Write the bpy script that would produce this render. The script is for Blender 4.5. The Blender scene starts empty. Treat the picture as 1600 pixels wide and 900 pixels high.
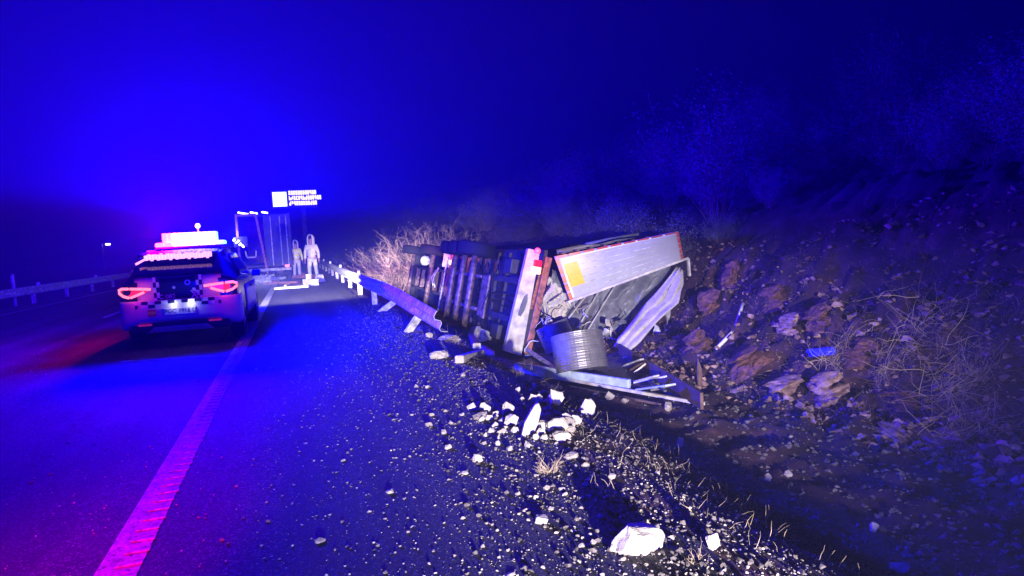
import bpy, bmesh, math, random
from mathutils import Vector, Matrix, noise, Euler
random.seed(7)
R = math.radians
sc = bpy.context.scene
C = sc.collection
V = Vector

# ------------------------------------------------------------------ camera
FPX = 1067.0                                   # focal length in pixels of the 1600 px wide photograph
CAM = V((0, 0, 1.5))
YAW, PITCH, ROLL = R(17.43), R(4.23), R(3.2)
F_ = V((math.sin(YAW)*math.cos(PITCH), math.cos(YAW)*math.cos(PITCH), -math.sin(PITCH)))
R0 = V((math.cos(YAW), -math.sin(YAW), 0)); U0 = R0.cross(F_)
RV = R0*math.cos(ROLL) - U0*math.sin(ROLL)
UV = U0*math.cos(ROLL) + R0*math.sin(ROLL)
cd = bpy.data.cameras.new('camera'); cam = bpy.data.objects.new('camera', cd); C.objects.link(cam)
cd.sensor_width = 36; cd.lens = 36*FPX/1600; cd.clip_start = .05; cd.clip_end = 2000
M3 = Matrix((RV, UV, -F_)).transposed()
cam.matrix_world = Matrix.Translation(CAM) @ M3.to_4x4()
sc.camera = cam

# ------------------------------------------------------------------ night sky
w = bpy.data.worlds.new('World'); sc.world = w; w.use_nodes = True
bg = w.node_tree.nodes['Background']
bg.inputs[0].default_value = (.0, .0, 1, 1); bg.inputs[1].default_value = .013

# ------------------------------------------------------------------ lights of the place
def lamp(name, kind, loc, col, power, radius=.08, target=None, size=None, blend=1.0):
    d = bpy.data.lights.new(name, kind); o = bpy.data.objects.new(name, d); C.objects.link(o)
    o.location = loc; d.color = col; d.energy = power; d.shadow_soft_size = radius
    if target is not None: o.rotation_euler = (V(target)-V(loc)).to_track_quat('-Z', 'Y').to_euler()
    if size: d.spot_size = R(size); d.spot_blend = blend
    return o
BLUE = (.05, .0, 1.0); RED = (1.0, .0, .12)
CARX, CARY = -1.82, 14.55                       # patrol car centre
BX, BY = CARX+.25, CARY-.45
lamp('lightbar_blue_lamp', 'POINT', (CARX+.3, CARY-.9, 2.35), (.0, 0, 1), 14000, .3)
lamp('lightbar_blue_beam', 'SPOT', (BX, BY, 2.25), (.0, 0, 1), 27000, .12, (BX+.15, BY, 4), 180, .1)
lamp('lightbar_red_lamp', 'POINT', (CARX-.5, CARY-.7, 1.98), RED, 520, .1)
lamp('lightbar_red_beam', 'SPOT', (CARX-.4, CARY-.7, 1.95), RED, 550, .1, (CARX-.5, CARY-.8, 3), 172, .3)
for sx in (-.72, .72): lamp('tail_light_lamp', 'POINT', (CARX+sx, CARY-2.36, .95), (1, .02, .12), 2.2, .05)
# the response vehicle parked behind the photographer: headlights on, beacons turning
HL = (1, .88, .78)
lamp('headlight_beam', 'SPOT', (-.3, -7.2, .98), HL, 29000, .07, (5.5, 14, -.35), 34, 1.0).scale = (1, .42, 1)
lamp('headlight_beam', 'SPOT', (1.4, -7.2, .72), HL, 1600, .07, (8.4, 9, -.1), 58, 1.0).scale = (1, .19, 1)
lamp('beacon_blue', 'POINT', (-1.9, -9, 2.2), (.0, 0, 1), 9500, .12)
lamp('beacon_red', 'SPOT', (-2.3, -.6, 1.75), (1, .0, .12), 4600, .1, (-1.5, 3.0, 0), 27, 1.0)
# the patrol car's own headlights, thrown forward over the asphalt
for s in (-.62, .62):
    lamp('patrol_headlight', 'SPOT', (CARX+s, CARY+2.35, .78), (1, .9, .85), 11000, .06, (CARX+s+6.0, 31, -.1), 56, 1.0).scale = (1, .4, 1)
lamp('overturned_headlight', 'SPOT', (3.75, 30.2, .75), (1, .66, .78), 1100, .1, (4.3, 34, 1.3), 140, .8)
lamp('tractor_tail_lamp', 'POINT', (4.35, 22.75, 1.15), (1, .25, .3), 45, .06)
for sx in (-.13, .13): lamp('plate_lamp', 'POINT', (CARX+sx, CARY-2.32, .72), (1, .97, .85), .5, .02)
lamp('flood_lamp', 'POINT', (-2.9, 36.4, 2.4), (1, .95, .9), 50, .1)

# ------------------------------------------------------------------ exposure / render
sc.view_settings.view_transform = 'Standard'; sc.view_settings.look = 'None'
sc.view_settings.exposure = 0; sc.view_settings.gamma = 1
cy = sc.cycles
cy.use_denoising = True
try: cy.denoiser = 'OPENIMAGEDENOISE'
except Exception: pass
cy.max_bounces = 4; cy.diffuse_bounces = 2; cy.glossy_bounces = 2; cy.volume_bounces = 0
cy.transparent_max_bounces = 6; cy.sample_clamp_indirect = 3; cy.sample_clamp_direct = 0
cy.caustics_reflective = False; cy.caustics_refractive = False

# ------------------------------------------------------------------ pixel -> world
def ray(px, py):
    return (F_ + RV*((px-800)/FPX) - UV*((py-450)/FPX))
def WY(px, py, y):
    d = ray(px, py); return CAM + d*((y-CAM.y)/d.y)
def WX(px, py, x):
    d = ray(px, py); return CAM + d*((x-CAM.x)/d.x)
def WZ(px, py, z):
    d = ray(px, py); return CAM + d*((z-CAM.z)/d.z)
def ss(a, b, x):
    t = min(1, max(0, (x-a)/(b-a))); return t*t*(3-2*t)
def curve_x(y):                                  # the road bends left far ahead
    return -max(0, y-46)**2*.0017 if y < 130 else -(84**2*.0017) - (y-130)*.29
def terrain(X, Y, fine=True):
    X = X - curve_x(Y)
    if X < -10.2: z = -.25*ss(-10.2, -13, X)
    elif X < 1.75: return -.004 if X > -9.9 else 0
    else: z = -1.08*ss(1.75, 4.2, X)
    toe = 6.1 + .75*ss(10, 12.5, Y)*(1-ss(22, 26, Y))
    if X > toe:
        s = X-toe
        z += (s*s*.28 if s < 1.5 else .63+.84*(s-1.5)) if s < 4.2 else 2.9+.24*(s-4.2)
        if X > 60: z += -.2*(X-60)
    k = ss(1.75, 3.0, X) if X > 0 else .3
    b = ss(toe-.5, toe+1.6, X)
    n = noise.noise(V((X*.55, Y*.55, 3)))*.13*k
    n += noise.noise(V((X*.9, Y*.32, 9)))*.45*b
    if fine:
        n += noise.noise(V((X*2.1, Y*2.1, 1)))*(.05*k+.05*ss(3.4, 4.6, X)+.16*b)
        n += noise.noise(V((X*5.3, Y*5.3, 5)))*(.022*k+.03*ss(3.4, 4.6, X)+.13*b)
        if X < 20: n += noise.noise(V((X*12, Y*12, 7)))*(.012*k+.05*b)
    return z + n
def WG(px, py):
    d = ray(px, py); t = .5; p = CAM.copy()
    while t < 160:
        p = CAM + d*t
        if p.z <= terrain(p.x, p.y): break
        t += .02 + t*.002
    return p

lamp('marker_lamp_light', 'POINT', WY(840, 392, 13.85), (1, .05, .1), 14, .05)
# ------------------------------------------------------------------ materials
MATS = {}
def mat(name, col, rough=.6, metal=0, var=.25, scale=6, bump=0, bscale=40, emit=None, es=0, spec=.5, dirt=None):
    if name in MATS: return MATS[name]
    m = bpy.data.materials.new(name); m.use_nodes = True; MATS[name] = m
    nt = m.node_tree; b = nt.nodes['Principled BSDF']
    b.inputs['Roughness'].default_value = rough; b.inputs['Metallic'].default_value = metal
    b.inputs['Specular IOR Level'].default_value = spec
    b.inputs['Base Color'].default_value = (*col, 1)
    if var > 0:
        tc = nt.nodes.new('ShaderNodeTexCoord'); n = nt.nodes.new('ShaderNodeTexNoise')
        n.inputs['Scale'].default_value = scale; n.inputs['Detail'].default_value = 6
        nt.links.new(tc.outputs['Object'], n.inputs['Vector'])
        r = nt.nodes.new('ShaderNodeValToRGB'); nt.links.new(n.outputs['Fac'], r.inputs['Fac'])
        r.color_ramp.elements[0].position = .32; r.color_ramp.elements[1].position = .68
        lo = dirt or tuple(c*(1-var) for c in col)
        r.color_ramp.elements[0].color = (*lo, 1)
        r.color_ramp.elements[1].color = (*[min(1, c*(1+var*.6)) for c in col], 1)
        nt.links.new(r.outputs['Color'], b.inputs['Base Color'])
        if bump > 0:
            n2 = nt.nodes.new('ShaderNodeTexNoise'); n2.inputs['Scale'].default_value = bscale; n2.inputs['Detail'].default_value = 5
            nt.links.new(tc.outputs['Object'], n2.inputs['Vector'])
            bp = nt.nodes.new('ShaderNodeBump'); bp.inputs['Strength'].default_value = bump; bp.inputs['Distance'].default_value = .013
            nt.links.new(n2.outputs['Fac'], bp.inputs['Height']); nt.links.new(bp.outputs['Normal'], b.inputs['Normal'])
    if emit:
        b.inputs['Emission Color'].default_value = (*emit, 1); b.inputs['Emission Strength'].default_value = es
        m.cycles.emission_sampling = 'NONE'
    return m
mat('white_paint', (.62, .62, .64), .4, 0, .12, 5)
mat('dark_green_paint', (.012, .03, .022), .25, 0, .1)
mat('black_paint', (.006, .006, .007), .4, 0, .2)
mat('black_plastic', (.012, .012, .013), .6, 0, .3)
mat('rubber', (.012, .012, .013), .85, 0, .4, 20, .3, 60)
mat('glass_dark', (.004, .005, .006), .06, 0, 0, spec=.6)
mat('galvanized', (.70, .71, .72), .55, .0, .3, 9, .15, 80, dirt=(.22, .21, .2))
mat('silver', (.55, .55, .56), .3, .6, .15)
mat('rust_steel', (.22, .11, .075), .6, .2, .55, 14, .3, 60, dirt=(.06, .04, .035))
mat('primer_and_glow_red', (.36, .13, .09), .5, .1, .5, 10, .2, 50, dirt=(.12, .06, .05))
mat('chassis', (.045, .042, .055), .55, .2, .5, 9, .2, 50)
mat('axle_steel', (.24, .15, .12), .5, .3, .5, 9, .2, 60, dirt=(.07, .05, .045))
mat('beam_white', (.68, .66, .60), .45, 0, .3, 5, .1, 30, dirt=(.40, .37, .31))
mat('door_white', (.55, .56, .60), .4, .1, .10, 2, .05, 20)
mat('tape_red', (.65, .10, .05), .4, 0, .3, 8)
mat('tape_orange', (.75, .25, .05), .4, 0, .3, 8)
mat('plate_yellow', (.85, .62, .02), .4, 0, .12, 12)
mat('tarp_grey', (.20, .21, .22), .45, 0, .25, 9, .2, 30)
mat('tarp_blue', (.014, .017, .05), .85, 0, .3, 4, .2, 14, spec=.15)
mat('tarp_pale', (.55, .52, .45), .55, 0, .18, 8, .15, 30)
mat('coil_steel', (.26, .25, .25), .40, .5, .25, 7)
mat('rock_red', (.17, .075, .065), .95, 0, .6, 7, .9, 18, dirt=(.045, .016, .018))
mat('beam_blue', (.50, .62, .68), .45, 0, .25, 6, .1, 30, dirt=(.33, .40, .44))
mat('wood', (.18, .11, .07), .75, 0, .4, 6, .3, 30)
mat('board_brown', (.13, .07, .06), .6, 0, .5, 6, .3, 30)
mat('concrete', (.42, .39, .36), .85, 0, .3, 8, .5, 30)
mat('stone', (.40, .36, .31), .9, 0, .35, 9, .5, 40, dirt=(.20, .17, .15))
mat('pale_stone', (.55, .51, .44), .9, 0, .25, 9, .5, 40, dirt=(.34, .30, .26))
mat('rock_bank', (.36, .24, .19), .9, 0, .5, 5, .8, 18, dirt=(.09, .04, .032))
mat('dry_grass', (.42, .33, .22), .8, 0, .5, 2)
mat('twig', (.17, .10, .075), .85, 0, .5, 3)
mat('lorry_body', (.055, .06, .10), .6, 0, .3, 3, .1, 20)
mat('leaf', (.12, .13, .14), .7, 0, .6, 1.5)
mat('gravel', (.13, .115, .105), .9, 0, .6, 30)
mat('hivis', (.72, .80, .10), .6, 0, .12, 9)
mat('hivis_white', (.62, .62, .58), .6, 0, .12, 9)
mat('reflective_band', (.62, .64, .66), .35, .2, .1)
mat('navy_cloth', (.012, .014, .03), .85, 0, .3, 9)
mat('mauve_cloth', (.35, .22, .28), .8, 0, .3, 9)
mat('skin', (.45, .27, .20), .6, 0, .1)
mat('boot', (.02, .018, .016), .7, 0, .2)
mat('flag_red', (.6, .02, .03), .5, 0, .1)
mat('flag_yellow', (.8, .5, .05), .5, 0, .1)
mat('plate_white', (.8, .8, .8), .4, 0, .05)
mat('plate_ink', (.02, .02, .02), .5, 0, 0)
mat('plate_blue', (.02, .08, .5), .5, 0, 0)
mat('red_lens', (.35, .006, .02), .2, 0, 0, emit=(1, .02, .08), es=1.1)
mat('tail_led', (.8, .1, .1), .3, 0, 0, emit=(1, .16, .24), es=2.2)
mat('reflector_glow', (.5, .02, .05), .3, 0, 0, emit=(1, .03, .3), es=.25)
mat('bar_led', (.9, .9, .9), .3, 0, 0, emit=(1, .88, .94), es=2.2)
mat('led_and_glow_warm', (.9, .9, .9), .3, 0, 0, emit=(1, .38, .50), es=1.7)
mat('led_and_glow_red', (.9, .3, .3), .3, 0, 0, emit=(1, .25, .5), es=2.4)
mat('bar_led_cyan', (.5, .8, .9), .3, 0, 0, emit=(.3, .7, 1), es=2.2)
mat('lamp_amber', (.9, .5, .2), .3, 0, 0, emit=(1, .55, .22), es=3)
mat('lamp_red', (.9, .1, .1), .3, 0, 0, emit=(1, .05, .12), es=3)
mat('lamp_white', (.9, .9, .9), .3, 0, 0, emit=(1, .93, .85), es=6)
mat('led_amber', (.8, .6, .2), .3, 0, 0, emit=(1, .80, .0), es=2.2)
mat('led_white', (.8, .8, .8), .3, 0, 0, emit=(.85, .98, .95), es=2.6)
mat('sign_black', (.012, .010, .014), .5, 0, .2)
mat('blue_plastic', (.02, .04, .62), .35, 0, .1)
mat('retro', (.85, .85, .85), .2, 0, 0)

def surface_mat(name, cols, scale, bump, bscale, rough, speck=None):
    m = bpy.data.materials.new(name); m.use_nodes = True; MATS[name] = m
    nt = m.node_tree; b = nt.nodes['Principled BSDF']; b.inputs['Roughness'].default_value = rough
    tc = nt.nodes.new('ShaderNodeTexCoord')
    n1 = nt.nodes.new('ShaderNodeTexNoise'); n1.inputs['Scale'].default_value = scale; n1.inputs['Detail'].default_value = 9; n1.inputs['Roughness'].default_value = .65
    nt.links.new(tc.outputs['Object'], n1.inputs['Vector'])
    r = nt.nodes.new('ShaderNodeValToRGB'); nt.links.new(n1.outputs['Fac'], r.inputs['Fac'])
    el = r.color_ramp.elements
    el[0].position = .30; el[0].color = (*cols[0], 1); el[1].position = .72; el[1].color = (*cols[-1], 1)
    for i, c in enumerate(cols[1:-1]):
        e = el.new(.30+.42*(i+1)/(len(cols)-1)); e.color = (*c, 1)
    out = r.outputs['Color']
    if speck:
        vo = nt.nodes.new('ShaderNodeTexVoronoi'); vo.inputs['Scale'].default_value = speck[0]
        nt.links.new(tc.outputs['Object'], vo.inputs['Vector'])
        sp = nt.nodes.new('ShaderNodeSeparateColor'); nt.links.new(vo.outputs['Color'], sp.inputs[0])
        lt = nt.nodes.new('ShaderNodeMapRange'); lt.inputs[1].default_value = speck[1]; lt.inputs[2].default_value = 1
        nt.links.new(sp.outputs[0], lt.inputs[0])
        mx = nt.nodes.new('ShaderNodeMixRGB'); nt.links.new(lt.outputs[0], mx.inputs[0]); nt.links.new(out, mx.inputs[1])
        mx.inputs[2].default_value = (*speck[2], 1); out = mx.outputs[0]
    nt.links.new(out, b.inputs['Base Color'])
    n2 = nt.nodes.new('ShaderNodeTexNoise'); n2.inputs['Scale'].default_value = bscale; n2.inputs['Detail'].default_value = 7; n2.inputs['Roughness'].default_value = .7
    nt.links.new(tc.outputs['Object'], n2.inputs['Vector'])
    bp = nt.nodes.new('ShaderNodeBump'); bp.inputs['Strength'].default_value = bump; bp.inputs['Distance'].default_value = .02
    nt.links.new(n2.outputs['Fac'], bp.inputs['Height']); nt.links.new(bp.outputs['Normal'], b.inputs['Normal'])
    return m
surface_mat('asphalt', [(.011, .0105, .014), (.021, .020, .026), (.038, .036, .044)], 1.6, .7, 75, .82, (110, .80, (.16, .15, .145)))
def wear_asphalt():
    nt = MATS['asphalt'].node_tree; b = nt.nodes['Principled BSDF']; src = b.inputs['Base Color'].links[0].from_socket
    tc = nt.nodes.new('ShaderNodeTexCoord')
    mp = nt.nodes.new('ShaderNodeMapping'); mp.inputs['Scale'].default_value = (1.5, .07, 1); nt.links.new(tc.outputs['Object'], mp.inputs['Vector'])
    n = nt.nodes.new('ShaderNodeTexNoise'); n.inputs['Scale'].default_value = 1.3; n.inputs['Detail'].default_value = 5; nt.links.new(mp.outputs[0], n.inputs['Vector'])
    r = nt.nodes.new('ShaderNodeMapRange'); r.inputs[1].default_value = .36; r.inputs[2].default_value = .64; r.inputs[3].default_value = .28; r.inputs[4].default_value = 1.3; nt.links.new(n.outputs['Fac'], r.inputs[0])
    n3 = nt.nodes.new('ShaderNodeTexNoise'); n3.inputs['Scale'].default_value = 1.1; n3.inputs['Detail'].default_value = 4; nt.links.new(tc.outputs['Object'], n3.inputs['Vector'])
    mv = nt.nodes.new('ShaderNodeMixRGB'); mv.inputs[0].default_value = .5; nt.links.new(tc.outputs['Object'], mv.inputs[1]); nt.links.new(n3.outputs['Color'], mv.inputs[2])
    vo = nt.nodes.new('ShaderNodeTexVoronoi'); vo.feature = 'DISTANCE_TO_EDGE'; vo.inputs['Scale'].default_value = 1.1; nt.links.new(mv.outputs[0], vo.inputs['Vector'])
    c = nt.nodes.new('ShaderNodeMapRange'); c.inputs[1].default_value = .0; c.inputs[2].default_value = .012; c.inputs[3].default_value = .35; c.inputs[4].default_value = 1; nt.links.new(vo.outputs['Distance'], c.inputs[0])
    n4 = nt.nodes.new('ShaderNodeTexNoise'); n4.inputs['Scale'].default_value = .35; nt.links.new(tc.outputs['Object'], n4.inputs['Vector'])
    q = nt.nodes.new('ShaderNodeMapRange'); q.inputs[1].default_value = .5; q.inputs[2].default_value = .56; nt.links.new(n4.outputs['Fac'], q.inputs[0])
    cm = nt.nodes.new('ShaderNodeMix'); nt.links.new(q.outputs[0], cm.inputs[0]); cm.inputs[2].default_value = 1; nt.links.new(c.outputs[0], cm.inputs[3])
    m = nt.nodes.new('ShaderNodeMath'); m.operation = 'MULTIPLY'; nt.links.new(r.outputs[0], m.inputs[0]); nt.links.new(cm.outputs[0], m.inputs[1])
    h = nt.nodes.new('ShaderNodeVectorMath'); h.operation = 'SCALE'; nt.links.new(src, h.inputs[0]); nt.links.new(m.outputs[0], h.inputs['Scale'])
    nt.links.new(h.outputs[0], b.inputs['Base Color'])
wear_asphalt()
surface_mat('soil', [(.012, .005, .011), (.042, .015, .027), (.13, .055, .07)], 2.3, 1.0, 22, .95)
surface_mat('line_paint', [(.12, .115, .115), (.48, .47, .47), (.78, .77, .76)], 9, .6, 60, .7, (70, .78, (.05, .05, .05)))

# ------------------------------------------------------------------ mesh helpers
class MB:
    def __init__(s): s.v = []; s.f = []
    def add(s, vs, fs):
        o = len(s.v); s.v += [tuple(v) for v in vs]; s.f += [tuple(i+o for i in f) for f in fs]
    def box(s, c, size, rot=None):
        c = V(c); hx, hy, hz = [a/2 for a in size]
        p = [V((x, y, z)) for z in (-hz, hz) for y in (-hy, hy) for x in (-hx, hx)]
        if rot is not None: p = [rot @ q for q in p]
        s.add([q+c for q in p], [(0, 2, 3, 1), (4, 5, 7, 6), (0, 1, 5, 4), (2, 6, 7, 3), (0, 4, 6, 2), (1, 3, 7, 5)])
    def bar(s, a, b, wd, ht, up=(0, 0, 1)):
        a, b = V(a), V(b); d = (b-a).normalized(); x = d.cross(V(up))
        if x.length < 1e-4: x = d.cross(V((1, 0, 0)))
        x.normalize(); z = x.cross(d)
        p = [q + x*sx*wd/2 + z*sz*ht/2 for q in (a, b) for sz in (-1, 1) for sx in (-1, 1)]
        s.add(p, [(0, 1, 3, 2), (4, 6, 7, 5), (0, 4, 5, 1), (2, 3, 7, 6), (0, 2, 6, 4), (1, 5, 7, 3)])
    def tube(s, pts, rad, n=8, caps=True):
        pts = [V(p) for p in pts]; m = len(pts)
        if not isinstance(rad, (list, tuple)): rad = [rad]*m
        o = len(s.v); ref = V((.31, .17, .93))
        for i, p in enumerate(pts):
            d = (pts[min(i+1, m-1)]-pts[max(i-1, 0)])
            if d.length < 1e-7: d = V((0, 0, 1))
            d.normalize()
            x = d.cross(ref)
            if x.length < 1e-3: x = d.cross(V((1, 0, 0)))
            x.normalize(); y = d.cross(x)
            for k in range(n):
                a = 2*math.pi*k/n; s.v.append(tuple(p + x*math.cos(a)*rad[i] + y*math.sin(a)*rad[i]))
        for i in range(m-1):
            for k in range(n):
                s.f.append((o+i*n+k, o+i*n+(k+1) % n, o+(i+1)*n+(k+1) % n, o+(i+1)*n+k))
        if caps and n > 2:
            s.f.append(tuple(o+k for k in reversed(range(n)))); s.f.append(tuple(o+(m-1)*n+k for k in range(n)))
    def lathe(s, prof, org, axis, n=24):                # prof: (radius, along)
        org = V(org); ax = V(axis).normalized(); x = ax.orthogonal().normalized(); y = ax.cross(x); o = len(s.v)
        for r, t in prof:
            for k in range(n):
                a = 2*math.pi*k/n; s.v.append(tuple(org + ax*t + (x*math.cos(a)+y*math.sin(a))*r))
        for i in range(len(prof)-1):
            for k in range(n):
                s.f.append((o+i*n+k, o+i*n+(k+1) % n, o+(i+1)*n+(k+1) % n, o+(i+1)*n+k))
    def grid(s, P):
        o = len(s.v); n = len(P[0])
        for row in P: s.v += [tuple(p) for p in row]
        for i in range(len(P)-1):
            for j in range(n-1):
                s.f.append((o+i*n+j, o+i*n+j+1, o+(i+1)*n+j+1, o+(i+1)*n+j))
    def quadsheet(s, a, b, c, d, nu=12, nv=12, fn=None):
        a, b, c, d = V(a), V(b), V(c), V(d); P = []
        for i in range(nv+1):
            t = i/nv; l, r = a.lerp(d, t), b.lerp(c, t); row = []
            for j in range(nu+1):
                u = j/nu; p = l.lerp(r, u)
                if fn: p = p + fn(u, t, p)
                row.append(p)
            P.append(row)
        s.grid(P)
    def prism(s, poly, ext):                            # polygon points, extruded by ext
        ext = V(ext); n = len(poly); o = len(s.v); poly = [V(p) for p in poly]
        s.v += [tuple(p) for p in poly] + [tuple(p+ext) for p in poly]
        s.f += [tuple(o+i for i in reversed(range(n))), tuple(o+n+i for i in range(n))]
        for i in range(n): s.f.append((o+i, o+(i+1) % n, o+n+(i+1) % n, o+n+i))
    def mesh(s, name, m, smooth=False):
        me = bpy.data.meshes.new(name); me.from_pydata(s.v, [], s.f)
        bm = bmesh.new(); bm.from_mesh(me); bmesh.ops.recalc_face_normals(bm, faces=bm.faces); bm.to_mesh(me); bm.free()
        me.materials.append(MATS[m])
        if smooth: me.polygons.foreach_set('use_smooth', [True]*len(me.polygons))
        return me
    def build(s, name, m, parent=None, smooth=False, bevel=0, solid=0):
        return put(name, s.mesh(name, m, smooth), parent, bevel, solid)
ROOT = {}
def put(name, me, parent=None, bevel=0, solid=0):
    o = bpy.data.objects.new(name, me); C.objects.link(o)
    if parent is not None:
        o.parent = parent
        if parent in ROOT and ROOT[parent] is not None: o.matrix_parent_inverse = ROOT[parent]
    if solid:
        md = o.modifiers.new('Solidify', 'SOLIDIFY'); md.thickness = solid; md.offset = 0
    if bevel:
        md = o.modifiers.new('Bevel', 'BEVEL'); md.width = bevel; md.segments = 2; md.limit_method = 'ANGLE'
    return o
def tag(o, label=None, cat=None, group=None, kind=None):
    if label: o['label'] = label
    if cat: o['category'] = cat
    if group: o['group'] = group
    if kind: o['kind'] = kind
    return o
def thing(name, label, cat, loc=(0, 0, 0), rotz=0, group=None, world=True):
    """Empty at the base; world=True: parts are given in world coordinates."""
    o = bpy.data.objects.new(name, None); C.objects.link(o); o.empty_display_size = .2
    o.location = loc; o.rotation_euler = (0, 0, rotz)
    ROOT[o] = (Matrix.Translation(V(loc)) @ Matrix.Rotation(rotz, 4, 'Z')).inverted() if world else None
    return tag(o, label, cat, group)
def at_base(o, loc):
    """move a one-mesh thing's origin to its base without moving the mesh"""
    loc = V(loc); o.data.transform(Matrix.Translation(-loc)); o.location = loc; return o

# ------------------------------------------------------------------ ground, bank, road
def frange(a, b, st):
    n = max(1, round((b-a)/st)); return [a+(b-a)*i/n for i in range(n)]
def terrain_sheet():
    xs = frange(-260, -40, 22) + frange(-40, -9.7, 3) + [-9.7, -4, 1.4, 1.7] + frange(1.8, 4.4, .085) + frange(4.4, 9.8, .075) + frange(9.8, 16, .3) + frange(16, 40, 1.0) + frange(40, 260, 16) + [260]
    ys = frange(-60, -8, 6) + frange(-8, 1.5, .8) + frange(1.5, 15, .085) + frange(15, 24, .16) + frange(24, 60, .6) + frange(60, 130, 3) + frange(130, 420, 20) + [420]
    P = []
    for y in ys:
        cx = curve_x(y)
        P.append([V((x+cx, y, terrain(x+cx, y) - (.02 if -9.8 < x < 1.75 else 0))) for x in xs])
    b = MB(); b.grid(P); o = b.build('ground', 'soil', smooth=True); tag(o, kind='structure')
terrain_sheet()
def strip(name, m, x0, x1, y0, y1, z, st=4, jag=0):
    ys = frange(y0, y1, st) + [y1]
    b = MB(); b.grid([[V((x0+curve_x(y), y, z)), V((x1+curve_x(y) + (jag*noise.noise(V((y*1.7, 2, 0))) + jag*.5*noise.noise(V((y*6, 5, 0))) if jag else 0), y, z))] for y in ys])
    return tag(b.build(name, m), kind='structure')
road = strip('road', 'asphalt', -9.9, 1.68, -20, 200, 0, .25, .13)
EDGE = -.93
edge = strip('edge_line', 'line_paint', EDGE-.10, EDGE+.10, -12, 150, .004)
rib = MB(); rib.box((0, 0, 0), (.12, .045, .006)); ribme = rib.mesh('rib', 'line_paint')
for i in range(95):
    o = put('rib', ribme, edge); o.location = (EDGE+.045+random.uniform(-.006, .006), 1.6+i*.15, .0065); o.rotation_euler.z = random.uniform(-.05, .05)
strip('left_edge_line', 'line_paint', -8.75, -8.6, -12, 150, .004)
for i in range(9):
    y0 = 7.2+i*13-13; strip('lane_dash', 'line_paint', -4.95, -4.82, y0, y0+4.5, .004)
# a thin pale strip across the lane behind the patrol car
b = MB(); a_, c_ = WZ(190, 565, .004), WZ(372, 555, .004); b.bar(a_, c_, .035, .006)
tag(b.build('cross_strip', 'line_paint'), kind='structure')
# low dark hills closing the horizon
b = MB(); P = []
for j in range(5):
    row = []
    for i in range(60):
        x = -255+i*8; h = 10+6*noise.noise(V((x*.02, 3, 1)))+3*noise.noise(V((x*.07, 8, 1)))
        row.append(V((x, 330+j*20, -2+h*math.sin(math.pi*min(1, j/3)*.5))))
    P.append(row)
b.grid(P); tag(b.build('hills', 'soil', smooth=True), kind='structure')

# ------------------------------------------------------------------ guard rails
PROF = [(0, -.155), (-.02, -.15), (-.075, -.11), (-.08, -.07), (-.02, -.02), (-.02, .02), (-.08, .07), (-.075, .11), (-.02, .15), (0, .155)]
def beam_mesh(pts, side=1, tilt=None, th=.012):
    b = MB(); rows = []
    for i, p in enumerate(pts):
        t = tilt[i] if tilt else 0
        ct, st = math.cos(t), math.sin(t)
        rows.append([V((p.x + side*(px*ct - pz*st), p.y, p.z + px*st + pz*ct)) for px, pz in PROF])
    b.grid(rows); return b
def rail_post(name, parent, base, top, m='galvanized'):
    b = MB(); base, top = V(base), V(top); d = (top-base).normalized(); x = V((0, 1, 0)); n = d.cross(x)
    pts = [(-.05, -.055), (.05, -.055), (.05, -.045), (-.04, -.045), (-.04, .045), (.05, .045), (.05, .055), (-.05, .055)]
    b.prism([base + n*u*1.2 + x*v for u, v in pts], top-base); return b.build(name, m, parent)
gr = thing('guard_rail', 'galvanised steel guard rail with broken near end beside the overturned lorry', 'guard rail', (1.72, 30, 0))
RX = 1.72
near_px = [(575, 431), (600, 441), (625, 452), (655, 467), (690, 484)]
near = []
for i, (px, py) in enumerate(near_px):
    p = WX(px, py, RX + .02*i); p.z -= .155; near.append(p)
ypost = [WZ(568.8, 470.7, 0).y]
far_pts = [V((RX+curve_x(y), y, .53)) for y in frange(near[0].y, 130, 4) + [130]]
far_pts[0].z = near[0].z*.3+.53*.7
for i in range(min(26, len(far_pts)-1)):
    a, b2 = far_pts[i], far_pts[i+1]
    o = beam_mesh([a, b2 + (b2-a)*.004]).build('rail_beam', 'galvanized', gr, False, 0, .006)
    post = rail_post('post', gr, (b2.x+.12, b2.y, -.1), (b2.x+.12, b2.y, .60))
    if i < 14 and i % 2 == 0:
        m = a.lerp(b2, .5); q = MB(); q.prism([m+V((-.09, -.0, .17)), m+V((-.02, 0, .17)), m+V((-.02, 0, .27)), m+V((-.09, 0, .27))], (0, .02, 0)); q.build('reflector', 'retro', gr)
b2 = far_pts[0]; rail_post('post', gr, (b2.x+.12, b2.y, -.1), (b2.x+.12, b2.y, .60))
o = beam_mesh([far_pts[0]+V((-.004, .1, 0))] + near[1:], 1, [0, .05, .12, .25, .40]).build('bent_rail_beam', 'galvanized', gr, False, 0, .006)
o['label'] = 'bent end of the rail hanging off its posts'
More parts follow.
